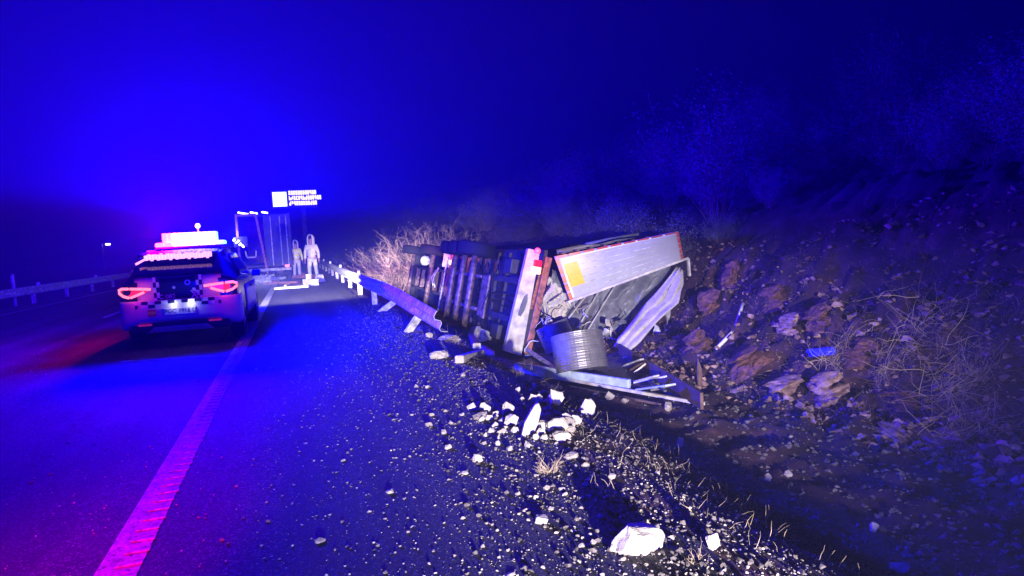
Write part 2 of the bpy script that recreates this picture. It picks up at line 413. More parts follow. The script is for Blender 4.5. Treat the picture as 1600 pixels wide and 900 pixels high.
# knocked over posts under the bent end
for (b0, t0) in (((634, 519), (660, 486)), ((592, 486), (622, 467))):
    pb = WG(*b0); pt = WY(t0[0], t0[1], pb.y-.15); rail_post('leaning_post', gr, pb-V((0, 0, .05)), pt)
lr = thing('guard_rail', 'purple lit guard rail along the far left edge of the road', 'guard rail', (-9.6, 30, 0))
for i in range(26):
    y0 = 10.5+i*4; y1 = y0+4
    a, b2 = V((-9.55+curve_x(y0), y0, .53)), V((-9.55+curve_x(y1), y1, .53))
    beam_mesh([a, b2+(b2-a)*.004], -1).build('rail_beam', 'galvanized', lr, False, 0, .006)
    rail_post('post', lr, (b2.x-.12, y1, -.25), (b2.x-.12, y1, .60))
    if i % 2 == 0:
        q = MB(); q.prism([b2+V((.02, 0, .15)), b2+V((.14, 0, .15)), b2+V((.14, 0, .27)), b2+V((.02, 0, .27))], (0, .02, 0)); q.build('reflector', 'retro', lr)
# delineator post
p = WX(21, 446, -10.1); dl = thing('delineator_post', 'slim white delineator post with two reflectors behind the left guard rail', 'post', (p.x, p.y, -.1))
b = MB(); b.tube([(p.x, p.y, -.15), (p.x, p.y, 1.15), (p.x, p.y, 1.18)], [.055, .055, .03], 10); b.build('post', 'white_paint', dl, True)
for z in (.93, 1.06):
    b = MB(); b.box((p.x, p.y-.06, z), (.09, .02, .09)); b.build('reflector', 'retro', dl)
# far lamp
p = WY(160, 384, 140); fl = thing('street_lamp', 'single small lit street lamp far away beyond the left guard rail', 'street lamp', (p.x, p.y, 0))
b = MB(); b.tube([(p.x, p.y, -.3), (p.x, p.y, p.z+.3), (p.x+.8, p.y, p.z+.4)], [.12, .08, .05], 8); b.build('pole', 'galvanized', fl)
b = MB(); b.box((p.x+.9, p.y, p.z+.2), (.7, .4, .3)); b.build('lamp_head', 'lamp_white', fl)

# ------------------------------------------------------------------ patrol car (local: +y forward, rear at -y)
car = thing('police_car', 'white and dark green police SUV with glowing roof light bar and red tail lights', 'car', (CARX, CARY, 0), R(-1.5), world=False)
def body_sections():
    st = [  # y, half width, sill z, belt z, top z, top half width
        (-2.10, .84, .36, 1.02, 1.10, .74), (-2.04, .90, .34, 1.06, 1.17, .72), (-1.90, .92, .30, 1.08, 1.28, .67), (-1.62, .925, .28, 1.08, 1.50, .60),
        (-1.45, .925, .27, 1.07, 1.55, .60), (-.9, .925, .26, 1.05, 1.60, .61), (-.1, .925, .26, 1.03, 1.61, .61), (.35, .925, .26, 1.02, 1.56, .60), (.75, .92, .27, 1.01, 1.32, .62),
        (1.10, .92, .28, 1.0, 1.06, .66), (1.7, .90, .30, .90, .97, .6), (2.08, .84, .34, .78, .84, .55), (2.20, .70, .40, .62, .68, .5)]
    P = []
    for y, wd, zs, zb, zt, tw in st:
        h = [(wd*.86, zs), (wd*.97, zs+.06), (wd, zs+.25), (wd*.985, zb-.12), (wd*.955, zb), (wd*.945*.4+tw*.6, zb+(zt-zb)*.55), (tw, zt-.03), (tw*.8, zt), (tw*.4, zt+.012), (0, zt+.015)]
        P.append([V((-x, y, z)) for x, z in h] + [V((x, y, z)) for x, z in reversed(h[:-1])])
    return P
P = body_sections(); b = MB(); b.grid(P)
n = len(P[0]); b.f.append(tuple(range(n))); b.f.append(tuple(len(b.v)-n+i for i in range(n)))
body = b.build('body', 'dark_green_paint', car, True, .012)
# side panels in white (doors)
for s in (-1, 1):
    b = MB(); b.quadsheet((s*.936, -1.0, .42), (s*.936, 1.1, .42), (s*.925, 1.1, .92), (s*.925, -1.0, .92), 8, 4); d = b.build('door', 'white_paint', car, True, 0, .012)
    h = MB(); h.box((s*.955, -.15, .86), (.03, .16, .03)); h.build('handle', 'black_plastic', d)
    b = MB(); b.quadsheet((s*.90, -1.45, 1.10), (s*.90, .75, 1.08), (s*.70, .25, 1.50), (s*.70, -1.35, 1.50), 6, 4); b.build('side_window', 'glass_dark', car, True, 0, .008)
    b = MB(); b.box((s*1.0, .72, 1.07), (.17, .10, .13)); b.build('mirror', 'dark_green_paint', car, False, .03)
    # checker flash on the rear quarter
    for i in range(4):
        b = MB(); b.box((s*.934, -1.78+.12*(i // 2), .60-.05*(i % 2)-.05*((i//2) % 2)+.05), (.008, .11, .05)); b.build('checker_square', 'plate_white' if i in (0, 3) else 'black_paint', car)
# rear bumper, wrapped round the corners
plan = [(-.925, -1.62), (-.93, -1.90), (-.90, -2.05), (-.80, -2.16), (-.60, -2.22), (-.30, -2.245), (0, -2.25)]
plan = plan + [(-x, y) for x, y in reversed(plan[:-1])]
low = [.33, .32, .32, .34, .43, .44, .44]; low = low + low[:-1][::-1]
b = MB(); rows = []
for t in (0, .12, .3, .55, .8, .93, 1):
    row = []
    for (x, y), zl in zip(plan, low):
        z = zl + (.80-zl)*t; inset = .006*(max(0, (t-.7)/.3))**2 + .02*(max(0, (.12-t)/.12))
        k = 1-inset; row.append(V((x*k, y*k, z)))
    rows.append(row)
b.grid(rows); b.build('rear_bumper', 'white_paint', car, True, 0, .02)
b = MB(); b.box((0, -2.10, .36), (1.52, .16, .17)); b.build('diffuser', 'black_plastic', car, False, .02)
b = MB(); b.prism([(-.50, -2.20, .27), (.50, -2.20, .27), (.40, -2.22, .36), (-.40, -2.22, .36)], (0, .06, 0)); b.build('skid_plate', 'silver', car, False, .012)
for s in (-1, 1):
    b = MB(); b.box((s*.53, -2.205, .405), (.20, .02, .028)); b.build('rear_reflector', 'reflector_glow', car, False, .005)  # reflectors glow by themselves, returned light put into the material
# tailgate
def plan_y(x): return -2.165 + .10*(abs(x)/.75)**3
b = MB(); b.quadsheet((-.63, 0, .60), (.63, 0, .60), (.66, 0, 1.17), (-.66, 0, 1.17), 14, 6, lambda u, t, p: V((0, plan_y(p.x)+.012-.0+.05*max(0, t-.75), 0)))
tg = b.build('tailgate', 'white_paint', car, True, 0, .012)
b = MB(); b.quadsheet((-.37, 0, .765), (.37, 0, .765), (.37, 0, 1.165), (-.37, 0, 1.165), 10, 4, lambda u, t, p: V((0, plan_y(p.x)-.004+.05*max(0, t-.75), 0)))
b.build('dark_panel', 'dark_green_paint', tg, True, 0, .006)
b = MB(); b.quadsheet((-.70, -2.12, 1.18), (.70, -2.12, 1.18), (.60, -1.68, 1.50), (-.60, -1.68, 1.50), 8, 5); b.build('rear_window', 'glass_dark', car, True, 0, .01)
b = MB(); b.bar((-.05, -2.13, 1.20), (.38, -2.02, 1.25), .02, .02); b.build('wiper', 'black_plastic', car)
b = MB(); b.prism([(-.62, -1.86, 1.50), (.62, -1.86, 1.50), (.60, -1.55, 1.545), (-.60, -1.55, 1.545)], (0, 0, .05)); sp = b.build('spoiler', 'dark_green_paint', car, False, .015)
b = MB()
for i in range(22):
    x = -.50+i*1.0/21; b.box((x, -1.885, 1.495+.012*(i % 2)), (.040, .03, .085+.012*((i*7) % 3)))
b.build('spoiler_shine', 'led_and_glow_warm', car)  # glowing blocks stand in for the bar's light on the spoiler
b = MB(); b.bar((-.50, -1.88, 1.48), (-.66, -1.86, 1.40), .03, .03); b.build('spoiler_shine_end', 'led_and_glow_red', car)  # trailing end of the spoiler shine, glowing by itself
# checkers on the tailgate
def sq(x, z, wd, ht, white, par=tg):
    b = MB(); b.box((x, plan_y(x)-.010, z), (wd, .008, ht)); b.build('checker_square', 'plate_white' if white else 'black_paint', par)
for s in (-1, 1):
    for i in range(5):
        for j in range(2):
            sq(s*(.345-.045*j), 1.135-.085*i, .045, .085, (i+j) % 2 == 0)
def bq(x, z, wd, ht, white):
    b = MB(); b.box((x, -2.268+.05*(abs(x)/.62)**2, z), (wd, .012, ht)); b.build('checker_square', 'plate_white' if white else 'black_paint', car)
for i in range(13):
    x = -.60+i*.10
    if abs(x) < .36: bq(x, .765, .10, .05, i % 2 == 0)
    else:
        for j in range(2): bq(x, .765-.055*j, .10, .055, (i+j) % 2 == 0)
# number plate, flag, emblem, unit number
b = MB(); b.box((.0, -2.268, .61), (.52, .012, .11)); pl = b.build('number_plate', 'plate_white', car, False, .004)
b = MB(); b.box((-.235, -2.2755, .61), (.045, .004, .10)); b.build('plate_band', 'plate_blue', pl)
def text(s, size, m, parent, loc, rot, name='lettering', ext=.002):
    cu = bpy.data.curves.new(name, 'FONT'); cu.body = s; cu.size = size; cu.extrude = ext; cu.align_x = 'CENTER'; cu.align_y = 'CENTER'
    t = bpy.data.objects.new(name, cu); C.objects.link(t)
    me = bpy.data.meshes.new_from_object(t.evaluated_get(bpy.context.evaluated_depsgraph_get())); C.objects.unlink(t); bpy.data.objects.remove(t)
    me.materials.clear(); me.materials.append(MATS[m])
    o = put(name, me, parent); o.location = loc; o.rotation_euler = rot; return o
text('PGC 1916 U', .092, 'plate_ink', pl, (.028, -2.277, .61), (R(90), 0, 0), 'plate_number')
text('C 082', .10, 'plate_white', tg, (-.17, -2.18, .845), (R(90), 0, 0), 'unit_number')
for i, m in enumerate(('flag_red', 'flag_yellow', 'flag_red')):
    b = MB(); b.box((-.40, -2.256, .60-.038*(i-1)), (.13, .006, .038 if i != 1 else .05)); b.build('flag_stripe', m, car)
b = MB()
for a in (35, -35): b.box((.24, -2.172, .86), (.02, .006, .16), Matrix.Rotation(R(a), 3, 'Y'))
b.lathe([(.03, 0), (.03, .006), (0, .006)], (.24, -2.17, .94), (0, -1, 0), 10); b.build('emblem', 'plate_white', tg)
b = MB(); b.lathe([(.028, 0), (.045, 0), (.045, .01), (.028, .01), (.028, 0)], (.15, -2.165, 1.06), (0, -1, 0), 16); b.build('badge', 'silver', tg)
b = MB(); b.lathe([(.0, .01), (.025, .008), (.03, 0)], (-.06, -2.168, .99), (0, -1, 0), 5); b.build('star', 'plate_white', tg)
# tail lights: red lens with an LED loop
for s in (-1, 1):
    def LP(u, z): return V((s*u, -2.215 + .16*max(0, (u-.60)/.3)**2, z))
    lens = [(.40, .985), (.70, 1.015), (.88, 1.01), (.915, .96), (.86, .88), (.70, .855), (.52, .92)]
    b = MB(); b.prism([LP(u, z) + V((0, .03, 0)) for u, z in lens], (0, .09, 0)); tl = b.build('tail_light', 'red_lens', car, False, .008)
    b = MB(); b.tube([LP(u, z) for u, z in ((.40, .985), (.55, 1.0), (.705, 1.012))], .021, 8); b.build('led_tube', 'tail_led', tl, True)
    b = MB(); b.tube([LP(u, z) for u, z in ((.735, 1.014), (.84, 1.018), (.895, .995), (.895, .945), (.83, .895), (.735, .868))], .021, 8); b.build('led_tube', 'tail_led', tl, True)
    b = MB(); b.tube([LP(u, z) for u, z in ((.705, .868), (.60, .905), (.50, .945))], .021, 8); b.build('led_tube', 'tail_led', tl, True)
# wheels
def wheel(par, org, axis, r=.345, wd=.225, rimm='silver', dual=False):
    org = V(org); ax = V(axis).normalized()
    b = MB(); h = wd/2
    b.lathe([(r*.62, -h), (r*.90, -h), (r*.97, -h*.8), (r, -h*.5), (r, h*.5), (r*.97, h*.8), (r*.90, h), (r*.62, h)], org, ax, 28)
    t = b.build('tyre', 'rubber', par, True)
    b = MB(); b.lathe([(r*.62, -h*.9), (r*.58, -h*.6), (r*.5, -h*.2), (r*.18, h*.1), (r*.16, h*.5), (0, h*.5)], org, ax, 28)
    for k in range(5):
        x = ax.orthogonal().normalized(); a = 2*math.pi*k/5; d = x*math.cos(a)+ax.cross(x)*math.sin(a)
        b.bar(org+ax*h*.55+d*r*.08, org+ax*h*.65+d*r*.60, r*.14, r*.05, ax)
    b.lathe([(r*.62, h*.9), (r*.56, h*.75), (r*.56, h*.3)], org, ax, 28)
    b.build('rim', rimm, t, True); return t
for sx in (-1, 1):
    for y in (-1.33, 1.36): wheel(car, (sx*.80, y, .345), (sx, 0, 0))
# roof light bar
lb = MB(); lb.box((0, -.45, 1.655), (1.22, .34, .06)); lbo = lb.build('light_bar', 'black_plastic', car, False, .02)
segs = ['led_and_glow_red', 'led_and_glow_warm', 'bar_led', 'bar_led', 'bar_led', 'bar_led', 'bar_led', 'bar_led_cyan']
for i, m in enumerate(segs):
    b = MB(); b.box((-.525+i*.15, -.47, 1.715), (.146, .30, .085)); b.build('lamp_module', m, lbo, False, .025)
for i in range(11):
    b = MB(); b.box((-.44+i*.086, -.45, 1.845), (.080, .20, .17)); b.build('upper_lamp_module', ('led_and_glow_red', 'led_and_glow_warm', 'bar_led', 'bar_led', 'bar_led', 'bar_led', 'bar_led', 'bar_led', 'bar_led', 'bar_led', 'bar_led_cyan')[i], lbo, False, .018)
b = MB(); b.tube([(.13, -.45, 1.90), (.13, -.45, 2.02)], .012, 8); b.build('mast', 'led_and_glow_red', lbo)
b = MB(); b.lathe([(0, 0), (.035, .01), (.048, .045), (.035, .085), (0, .095)], (.13, -.45, 2.0), (0, 0, 1), 14); b.build('beacon_globe', 'bar_led', lbo, True)
for s in (-1, 1):
    b = MB(); b.bar((s*.60, -1.4, 1.60), (s*.60, .2, 1.63), .04, .04); b.build('roof_rail', 'black_plastic', car)


# ------------------------------------------------------------------ overturned trailer
O = V((4.78, 14.3, -1.16)); WD = V((.225, 0, .974)).normalized(); DN = V((-.974, 0, .225)).normalized(); AL = V((0, 1, 0))
def L(a, wv, d): return O + AL*a + WD*wv + DN*d
tr = thing('lorry_trailer', 'overturned lorry trailer with torn tarpaulin and open rear in the ditch', 'trailer', (5.2, 14.3, -1.1))
def lbar(mb, a, b2, wd, ht, up=AL): mb.bar(L(*a), L(*b2), wd, ht, up)
# rear under-run beam, facing the camera
b = MB(); b.prism([L(-.12, .0, .20), L(-.12, 2.36, .16), L(-.12, 2.36, .44), L(-.12, .06, .62)], (0, .16, 0)); rb = b.build('rear_beam', 'beam_white', tr, False, .015)
b = MB(); b.prism([L(-.135, wv, d) for wv, d in ((1.00, .31), (.86, .37), (.88, .44), (1.08, .42), (1.30, .37), (1.38, .30), (1.22, .27))], (0, .012, 0)); b.build('worn_patch', 'leaf', rb)
for wv, m in ((1.92, 'lamp_amber'), (2.06, 'lamp_red')):
    b = MB(); c = L(-.16, wv, .19); b.box(c, (.19, .07, .17), Matrix.Rotation(R(13), 3, 'Y')); lm = b.build('tail_lamp', m if m == 'lamp_amber' else 'red_lens', tr, False, .02)
b = MB(); b.box(L(-.05, .6, .14), (.14, .1, .9), Matrix.Rotation(R(13), 3, 'Y')); b.build('lamp_bracket', 'chassis', tr)
# sill posts (rear frame) and inner post
b = MB(); b.bar(WY(857, 402, 14.25), WY(823, 553, 14.2), .15, .12, AL); b.build('rear_frame_post', 'primer_and_glow_red', tr, False, .01)
b = MB(); b.bar(WY(843, 430, 14.33), WY(813, 545, 14.3), .07, .07, AL); b.build('rear_frame_post', 'primer_and_glow_red', tr, False, .01)
b = MB(); b.bar(WY(850, 400, 14.6), WY(826, 470, 14.6), .05, .05, AL); b.build('hinge_rod', 'rust_steel', tr)
p = WY(840, 392, 14.0); b = MB(); b.lathe([(0, -.07), (.055, -.055), (.07, .0), (.05, .06), (0, .07)], p, (0, -1, .1), 12); b.build('marker_lamp', 'lamp_red', tr, True)
b = MB(); b.tube([p+V((0, .05, 0)), L(.1, 2.35, .05)], .015, 6); b.build('lamp_stalk', 'rubber', tr)
# chassis
for wv in (.72, 1.62):
    b = MB()
    for d, t in ((.06, .02), (.38, .02)): b.bar(L(.2, wv, d), L(8.2, wv, d), .14, t, DN)
    b.bar(L(.2, wv, .22), L(8.2, wv, .22), .014, .32, DN); b.build('chassis_rail', 'chassis', tr)
b = MB(); b.prism([L(.05, 0, 0), L(.05, 2.4, 0), L(.05, 2.4, -.08), L(.05, 0, -.08)], (0, 8.4, 0)); b.build('floor', 'chassis', tr)
for i in range(9):
    b = MB(); lbar(b, (.5+i*.95, .08, .05), (.5+i*.95, 2.32, .05), .07, .10); b.build('cross_member', 'chassis', tr)
for i, a in enumerate((3.3, 4.45, 5.6)):
    b = MB(); b.tube([L(a, .15, .72), L(a, .9, .72), L(a, 1.5, .72), L(a, 2.25, .72)], [.075, .09, .09, .075], 14)
    for wv in (.75, 1.6): b.bar(L(a-.45, wv, .56), L(a+.15, wv, .66), .09, .10, DN)
    ax = b.build('axle', 'axle_steel', tr, True)
    for wv in (.05, 2.3):
        t = wheel(tr, L(a, wv, .72), WD*(1 if wv > 1 else -1), .50, .36, 'chassis')
    b = MB(); b.lathe([(.11, 0), (.13, .06), (.13, .14), (.11, .2)], L(a+.2, .75, .45), DN, 14); b.build('air_spring', 'rubber', tr, True)
b = MB(); b.prism([L(2.35, .55, .47), L(2.35, 1.7, .47), L(2.7, 1.62, .55), L(2.7, .62, .55)], DN*.05); b.build('spare_carrier', 'axle_steel', tr, False, .01)
b = MB(); b.tube([L(2.0, .10, .5), L(2.9, .10, .5)], [.20, .20], 16); b.build('air_tank', 'galvanized', tr, True)
b = MB(); b.bar(WG(700, 512)+V((.8, 1.2, .35)), WG(742, 527)+V((.7, .8, .35)), .12, .26); b.build('side_guard', 'primer_and_glow_red', tr, False, .01)
b = MB(); b.bar(WY(748, 512, 14.9), WY(741, 536, 14.5), .10, .10); b.build('support_leg', 'galvanized', tr, False, .01)
for k, (a0, wv, d) in enumerate(((1.2, 1.95, .30), (1.5, .35, .28), (6.8, 1.9, .35), (7.3, .5, .4))):
    b = MB(); b.box(L(a0, wv, d), (.30, .55, .35), Matrix.Rotation(R(13), 3, 'Y')); b.build('storage_box', 'chassis', tr, False, .02)
b = MB()
for wv in (1.1, 1.25, .98):
    b.tube([L(.4+i*.5, wv+.05*math.sin(i*1.3+wv*9), .24+.04*math.sin(i*2.1)) for i in range(16)], .018, 6)
b.build('air_hoses', 'rubber', tr, True)
# rear door hanging shut above, its lower leaf gone
A_, B_, C_, D_ = WY(866, 401, 14.2), WY(1060, 362, 13.3), WY(1068, 406, 14.0), WY(891, 471, 14.0)
dn_ = (B_-A_).cross(D_-A_).normalized()
if dn_.y > 0: dn_ = -dn_
b = MB(); b.quadsheet(A_, B_, C_, D_, 20, 12, lambda u, t, p: dn_*(.012*noise.noise(V((u*4, t*3, 1)))) ); door = b.build('rear_door', 'door_white', tr, True, 0, .04)
door['label'] = 'white rear door with red edge tape and yellow plate'
def onq(u, t, o=.03): return A_.lerp(B_, u).lerp(D_.lerp(C_, u), t) + dn_*o
for k in range(1, 7):
    t = k/7; b = MB(); b.bar(onq(.015, t, .022), onq(.985, t, .022), .012, .012, dn_); b.build('panel_seam', 'galvanized', door)
def tape(u0, t0, u1, t1, m):
    b = MB(); b.grid([[onq(u0+(u1-u0)*j/3, t0+(t1-t0)*i/4, .04) for j in range(4)] for i in range(5)]); b.build('reflective_tape', m, door)
for i in range(9): tape(.01+i*.11, .0, .10+i*.11, .045, 'tape_red')
for i in range(5): tape(.978, .02+i*.19, .998, .18+i*.19, 'tape_red')
for i in range(5): tape(.0, .06+i*.19, .028, .22+i*.19, 'tape_orange')
b = MB(); b.grid([[onq(.045+.115*j/4, .20+.52*i/6, .05) for j in range(5)] for i in range(7)]); b.build('warning_plate', 'plate_yellow', door, False, 0, .012)
b = MB(); b.bar(onq(-.02, 1.0), onq(1.04, 1.0), .05, .05, dn_); b.build('locking_rod', 'beam_white', door)
p = onq(1.04, 1.0); b = MB(); b.bar(p, p+V((.02, 0, -.42)), .06, .05); b.build('rod_bracket', 'beam_white', door)
b = MB(); b.tube([WY(870, 394, 14.6), WY(915, 385, 14.5), WY(917, 384, 14.5), WY(958, 375, 14.35), WY(960, 374.5, 14.35), WY(998, 367, 14.2)], [.06, .065, .075, .075, .065, .06], 12); b.build('curtain_roll', 'tarp_grey', tr, True)
b = MB()
for i in range(8):
    q = WY(880+i*22, 396-i*4.2, 14.1-.08*i); b.box(q, (.10, .03, .03))
b.build('door_hinges', 'rust_steel', tr)
# upper side curtain, seen edge on, and inner walls
def fold(am, f, seed):
    return lambda u, t, p: V((noise.noise(V((u*f, t*f*.4, seed)))*am, noise.noise(V((u*f, t*f*.5, seed+3)))*am*1.4, noise.noise(V((u*f*.7, t*f, seed+7)))*am))
b = MB(); b.quadsheet(L(.1, 2.42, 0), onq(.98, -.02, -.1), onq(.98, -.02, -.1)+V((.5, 7.5, -.1)), L(8.4, 2.42, 0), 14, 14, fold(.10, 5, 3)); b.build('upper_curtain', 'tarp_blue', tr, True)
b = MB(); b.quadsheet(WY(862, 420, 15.0), WY(1064, 398, 14.4), WY(1000, 562, 14.0), WY(835, 560, 14.7), 70, 30, lambda u, t, p: V((0, .20*abs(math.sin(u*21+5*t+2*noise.noise(V((u*5, t*4, 8)))))*(.3+u)+.25*noise.noise(V((u*11, t*8, 2)))+.10*abs(noise.noise(V((u*26, t*18, 5)))), .10*noise.noise(V((u*14, t*7, 9)))))); b.build('inner_curtain', 'tarp_grey', tr, True)
b = MB(); b.quadsheet(WY(858, 432, 14.5), WY(894, 470, 14.5), WY(880, 498, 14.45), WY(842, 492, 14.4), 16, 16, lambda u, t, p: V((.05*noise.noise(V((u*9, t*9, 1))), .22*noise.noise(V((u*7, t*8, 4))), .05*noise.noise(V((u*9, t*9, 6)))))); b.build('crumpled_sheet', 'tarp_pale', tr, True, 0, .01)
for (x0, y0, x1, y1) in ((946, 437, 903, 512), (924, 452, 888, 498), (962, 445, 916, 520), (982, 520, 950, 548), (1003, 512, 966, 552)):
    b = MB(); b.tube([WY(x0, y0, 14.55), WY(x1, y1, 14.2)], .014, 6); b.build('roof_bow', 'beam_white', tr)
up_ = [(1058, 417, 13.95), (1036, 447, 13.8), (1012, 474, 13.6), (988, 502, 13.4), (966, 528, 13.2), (958, 541, 13.1)]
dn2 = [(1068, 420, 13.9), (1067, 446, 13.5), (1058, 472, 13.2), (1034, 494, 13.0), (1008, 522, 12.85), (984, 549, 12.8)]
b = MB(); rows = []
for i in range(26):
    f = i/25*5; k = min(4, int(f)); f -= k
    e0 = V(WY(*up_[k])).lerp(V(WY(*up_[k+1])), f); e1 = V(WY(*dn2[k])).lerp(V(WY(*dn2[k+1])), f)
    rows.append([e0.lerp(e1, j/14) + V((0, .05*math.sin(j*1.1+i*.15)+.10*noise.noise(V((j*.35, i*.2, 3))), .05*noise.noise(V((j*.4, i*.25, 6))))) for j in range(15)])
b.grid(rows); b.build('torn_roof_sheet', 'tarp_pale', tr, True, 0, .01)
# lower side: rails and boards lying in the ditch
g = lambda px, py, dz=.0: (lambda p: V((p.x, p.y, p.z)))(WZ(px, py, -1.0+dz))
b = MB(); b.bar(g(806, 574, .04), g(984, 602, .04), .08, .19); o = b.build('side_rail', 'beam_blue', tr, False, .012)
b = MB()
for i in range(9):
    q = g(806, 575).lerp(g(984, 603), (i+.5)/9); b.box(q+V((-.03, -.05, -.02)), (.05, .05, .06))
b.build('rail_clips', 'black_plastic', tr)
b = MB(); b.bar(g(838, 584, -.03), g(1100, 631, .0), .05, .045); b.build('lower_rail', 'beam_white', tr)
b = MB(); b.bar(g(890, 604, -.05), g(1032, 632, -.05), .03, .03); b.build('lower_rail', 'axle_steel', tr)
b = MB(); b.bar(WY(968, 546, 12.4), g(1097, 627, .12), .05, .24); b.build('side_board', 'board_brown', tr, False, .01)
b = MB(); b.prism([g(812, 566, .0), g(975, 590, .0), g(1060, 618, -.08), WZ(972, 558, -1.06), WZ(845, 552, -1.02)], (0, 0, -.05)); b.build('lower_side_panel', 'chassis', tr)
for (x0, y0, x1, y1, wd, m) in ((976, 562, 990, 556, .10, 'tarp_grey'), (980, 570, 1000, 560, .07, 'galvanized'), (984, 578, 1008, 568, .09, 'axle_steel'), (988, 585, 1012, 573, .05, 'beam_white'), (990, 594, 1030, 584, .10, 'tarp_pale'), (992, 600, 1040, 592, .06, 'galvanized'), (1000, 606, 1045, 598, .13, 'beam_blue'), (1022, 610, 1050, 602, .09, 'tarp_pale'), (985, 556, 1010, 575, .05, 'board_brown'), (1008, 588, 1036, 606, .04, 'chassis')):
    b = MB(); jx = random.uniform(-5, 5); jy = random.uniform(-6, 6); b.bar(WZ(x0+jx, y0+jy*.6, -.95), WZ(x1-jx, y1+jy, -.84+random.uniform(-.06, .1)), wd*1.2, .03); b.build('slat', m, tr, False, .006)
b = MB(); b.bar(WY(822, 545, 14.0), g(868, 577, .05), .10, .05); b.build('bent_strut', 'galvanized', tr, False, .01)
b = MB(); b.bar(WY(820, 556, 13.9), WY(876, 557, 13.9), .05, .06); b.build('bent_strut', 'galvanized', tr, False, .01)
for (x0, y0, x1, y1) in ((846, 497, 868, 548), (856, 500, 858, 545)):
    b = MB(); b.bar(WY(x0, y0, 13.95), WY(x1, y1, 13.9), .10, .04); b.build('coil_cradle', 'tarp_grey', tr, False, .01)
rw = random.Random(77)
for k in range(22):
    x, y = rw.uniform(838, 1010), rw.uniform(450, 560); A = WY(x, y, rw.uniform(13.6, 14.6)); pts = [A]; d = V((rw.gauss(0, 1), rw.gauss(0, .3), rw.gauss(-.2, .8))).normalized()
    for i in range(7):
        d = (d + V((rw.gauss(0, .4), rw.gauss(0, .25), rw.gauss(-.1, .4)))).normalized(); pts.append(pts[-1] + d*rw.uniform(.04, .11))
    b = MB(); b.tube(pts, rw.uniform(.006, .016), 5); b.build('loose_cable', rw.choice(('rubber', 'galvanized', 'rust_steel', 'beam_white')), tr, True)
for k in range(16):
    x, y = rw.choice(((rw.uniform(845, 866), rw.uniform(455, 520)), (rw.uniform(950, 1055), rw.uniform(490, 600)), (rw.uniform(920, 1040), rw.uniform(490, 520)))); A = WY(x, y, rw.uniform(13.4, 14.3) if y < 540 else 12.2)
    u = V((rw.gauss(0, .16), rw.gauss(0, .08), rw.gauss(0, .12))); v = V((rw.gauss(0, .06), rw.gauss(0, .05), -abs(rw.gauss(.18, .1))))
    b = MB(); b.quadsheet(A, A+u, A+u+v*rw.uniform(.3, 1.2), A+v, 6, 6, lambda uu, t, q: V((.04*noise.noise(q*9), .07*noise.noise(q*8+V((3, 1, 2))), .04*noise.noise(q*10)))); b.build('torn_strip', rw.choice(('tarp_pale', 'tarp_grey', 'door_white', 'tarp_blue')), tr, True, 0, .006)
for k in range(9):
    a0 = rw.uniform(1, 8); b = MB(); b.tube([L(a0+i*.12, rw.uniform(.2, 2.2) if i == 0 else 1.2+.8*math.sin(k+i*.9), .45+.1*math.sin(i*2+k)) for i in range(7)], .016, 6); b.build('hanging_hose', 'rubber', tr, True)
# ------------------------------------------------------------------ steel coils
def coil(label, base, axis, r, h):
    t = thing('steel_coil', label, 'steel coil', base); ax = V(axis).normalized()
    b = MB(); prof = [(r*.45, .0)]
    n = 34
    prof += [(r*.98, 0)]
    for i in range(n): prof += [(r*(1+.005*math.sin(i*2.4)), h*(i+.15)/n), (r*(.9975+.002*math.sin(i*3.1)), h*(i+.9)/n)]
    for i in range(9): prof += [(r*(.99-i*.06), h+.006*(i % 2)), (r*(.95-i*.06), h+.006*(i % 2))]
    prof += [(r*.45, h), (r*.45, 0)]
    b.lathe(prof, base, ax, 44); b.build('windings', 'coil_steel', t)
    return t
coil('large upright steel coil standing on the trailer side panel', WZ(925, 590, -.98)+V((0, .42, .05)), (.0, .30, 1), .47, .66)
coil('smaller tilted steel coil leaning beside the red frame post', WY(880, 545, 13.5)+V((0, .1, 0)), (-.30, .25, 1), .36, .56)

# ------------------------------------------------------------------ overturned tractor unit
tu = thing('lorry_tractor', 'overturned dark lorry tractor unit lying beyond the broken guard rail end', 'lorry', (5.0, 26, -1.0))
for wv in (.8, 1.6):
    b = MB(); b.bar(L(8.9, wv, .2), L(15.0, wv, .2), .08, .28, DN); b.build('chassis_rail', 'chassis', tu)
for i in range(5):
    b = MB(); b.bar(L(9.2+i*1.3, .8, .2), L(9.2+i*1.3, 1.6, .2), .1, .16, DN); b.build('cross_member', 'axle_steel', tu)
for a in (9.9, 14.0):
    b = MB(); b.tube([L(a, .1, .55), L(a, 2.3, .55)], .09, 12); b.build('axle', 'axle_steel', tu, True)
    for wv in (.12, 2.28): wheel(tu, L(a, wv, .55), WD*(1 if wv > 1 else -1), .52, .34, 'chassis')
b = MB(); b.lathe([(0, 0), (.16, .05), (.2, .3), (.16, .55), (0, .6)], L(11.5, 1.9, .45), AL, 14); b.build('fuel_tank', 'galvanized', tu, True)
b = MB(); b.prism([L(12.6, .0, -.05), L(12.6, 2.45, -.05), L(12.6, 2.45, -2.2), L(12.6, .0, -2.2)], (0, .9, 0)); b.prism([L(13.5, .0, -.05), L(13.5, 2.45, -.05), L(13.5, 2.45, -2.3), L(13.5, .0, -2.3)], (0, 1.6, 0)); b.build('cab', 'tarp_blue', tu, False, .06)
b = MB(); b.prism([L(15.12, .1, .35), L(15.12, 2.35, .35), L(15.12, 2.35, -.25), L(15.12, .1, -.25)], (0, .12, 0)); b.build('front_bumper', 'black_plastic', tu, False, .03)
b = MB(); b.bar(L(8.75, .25, .12), L(8.75, 2.25, .12), .16, .12, AL); b.build('rear_cross_beam', 'primer_and_glow_red', tu, False, .01)
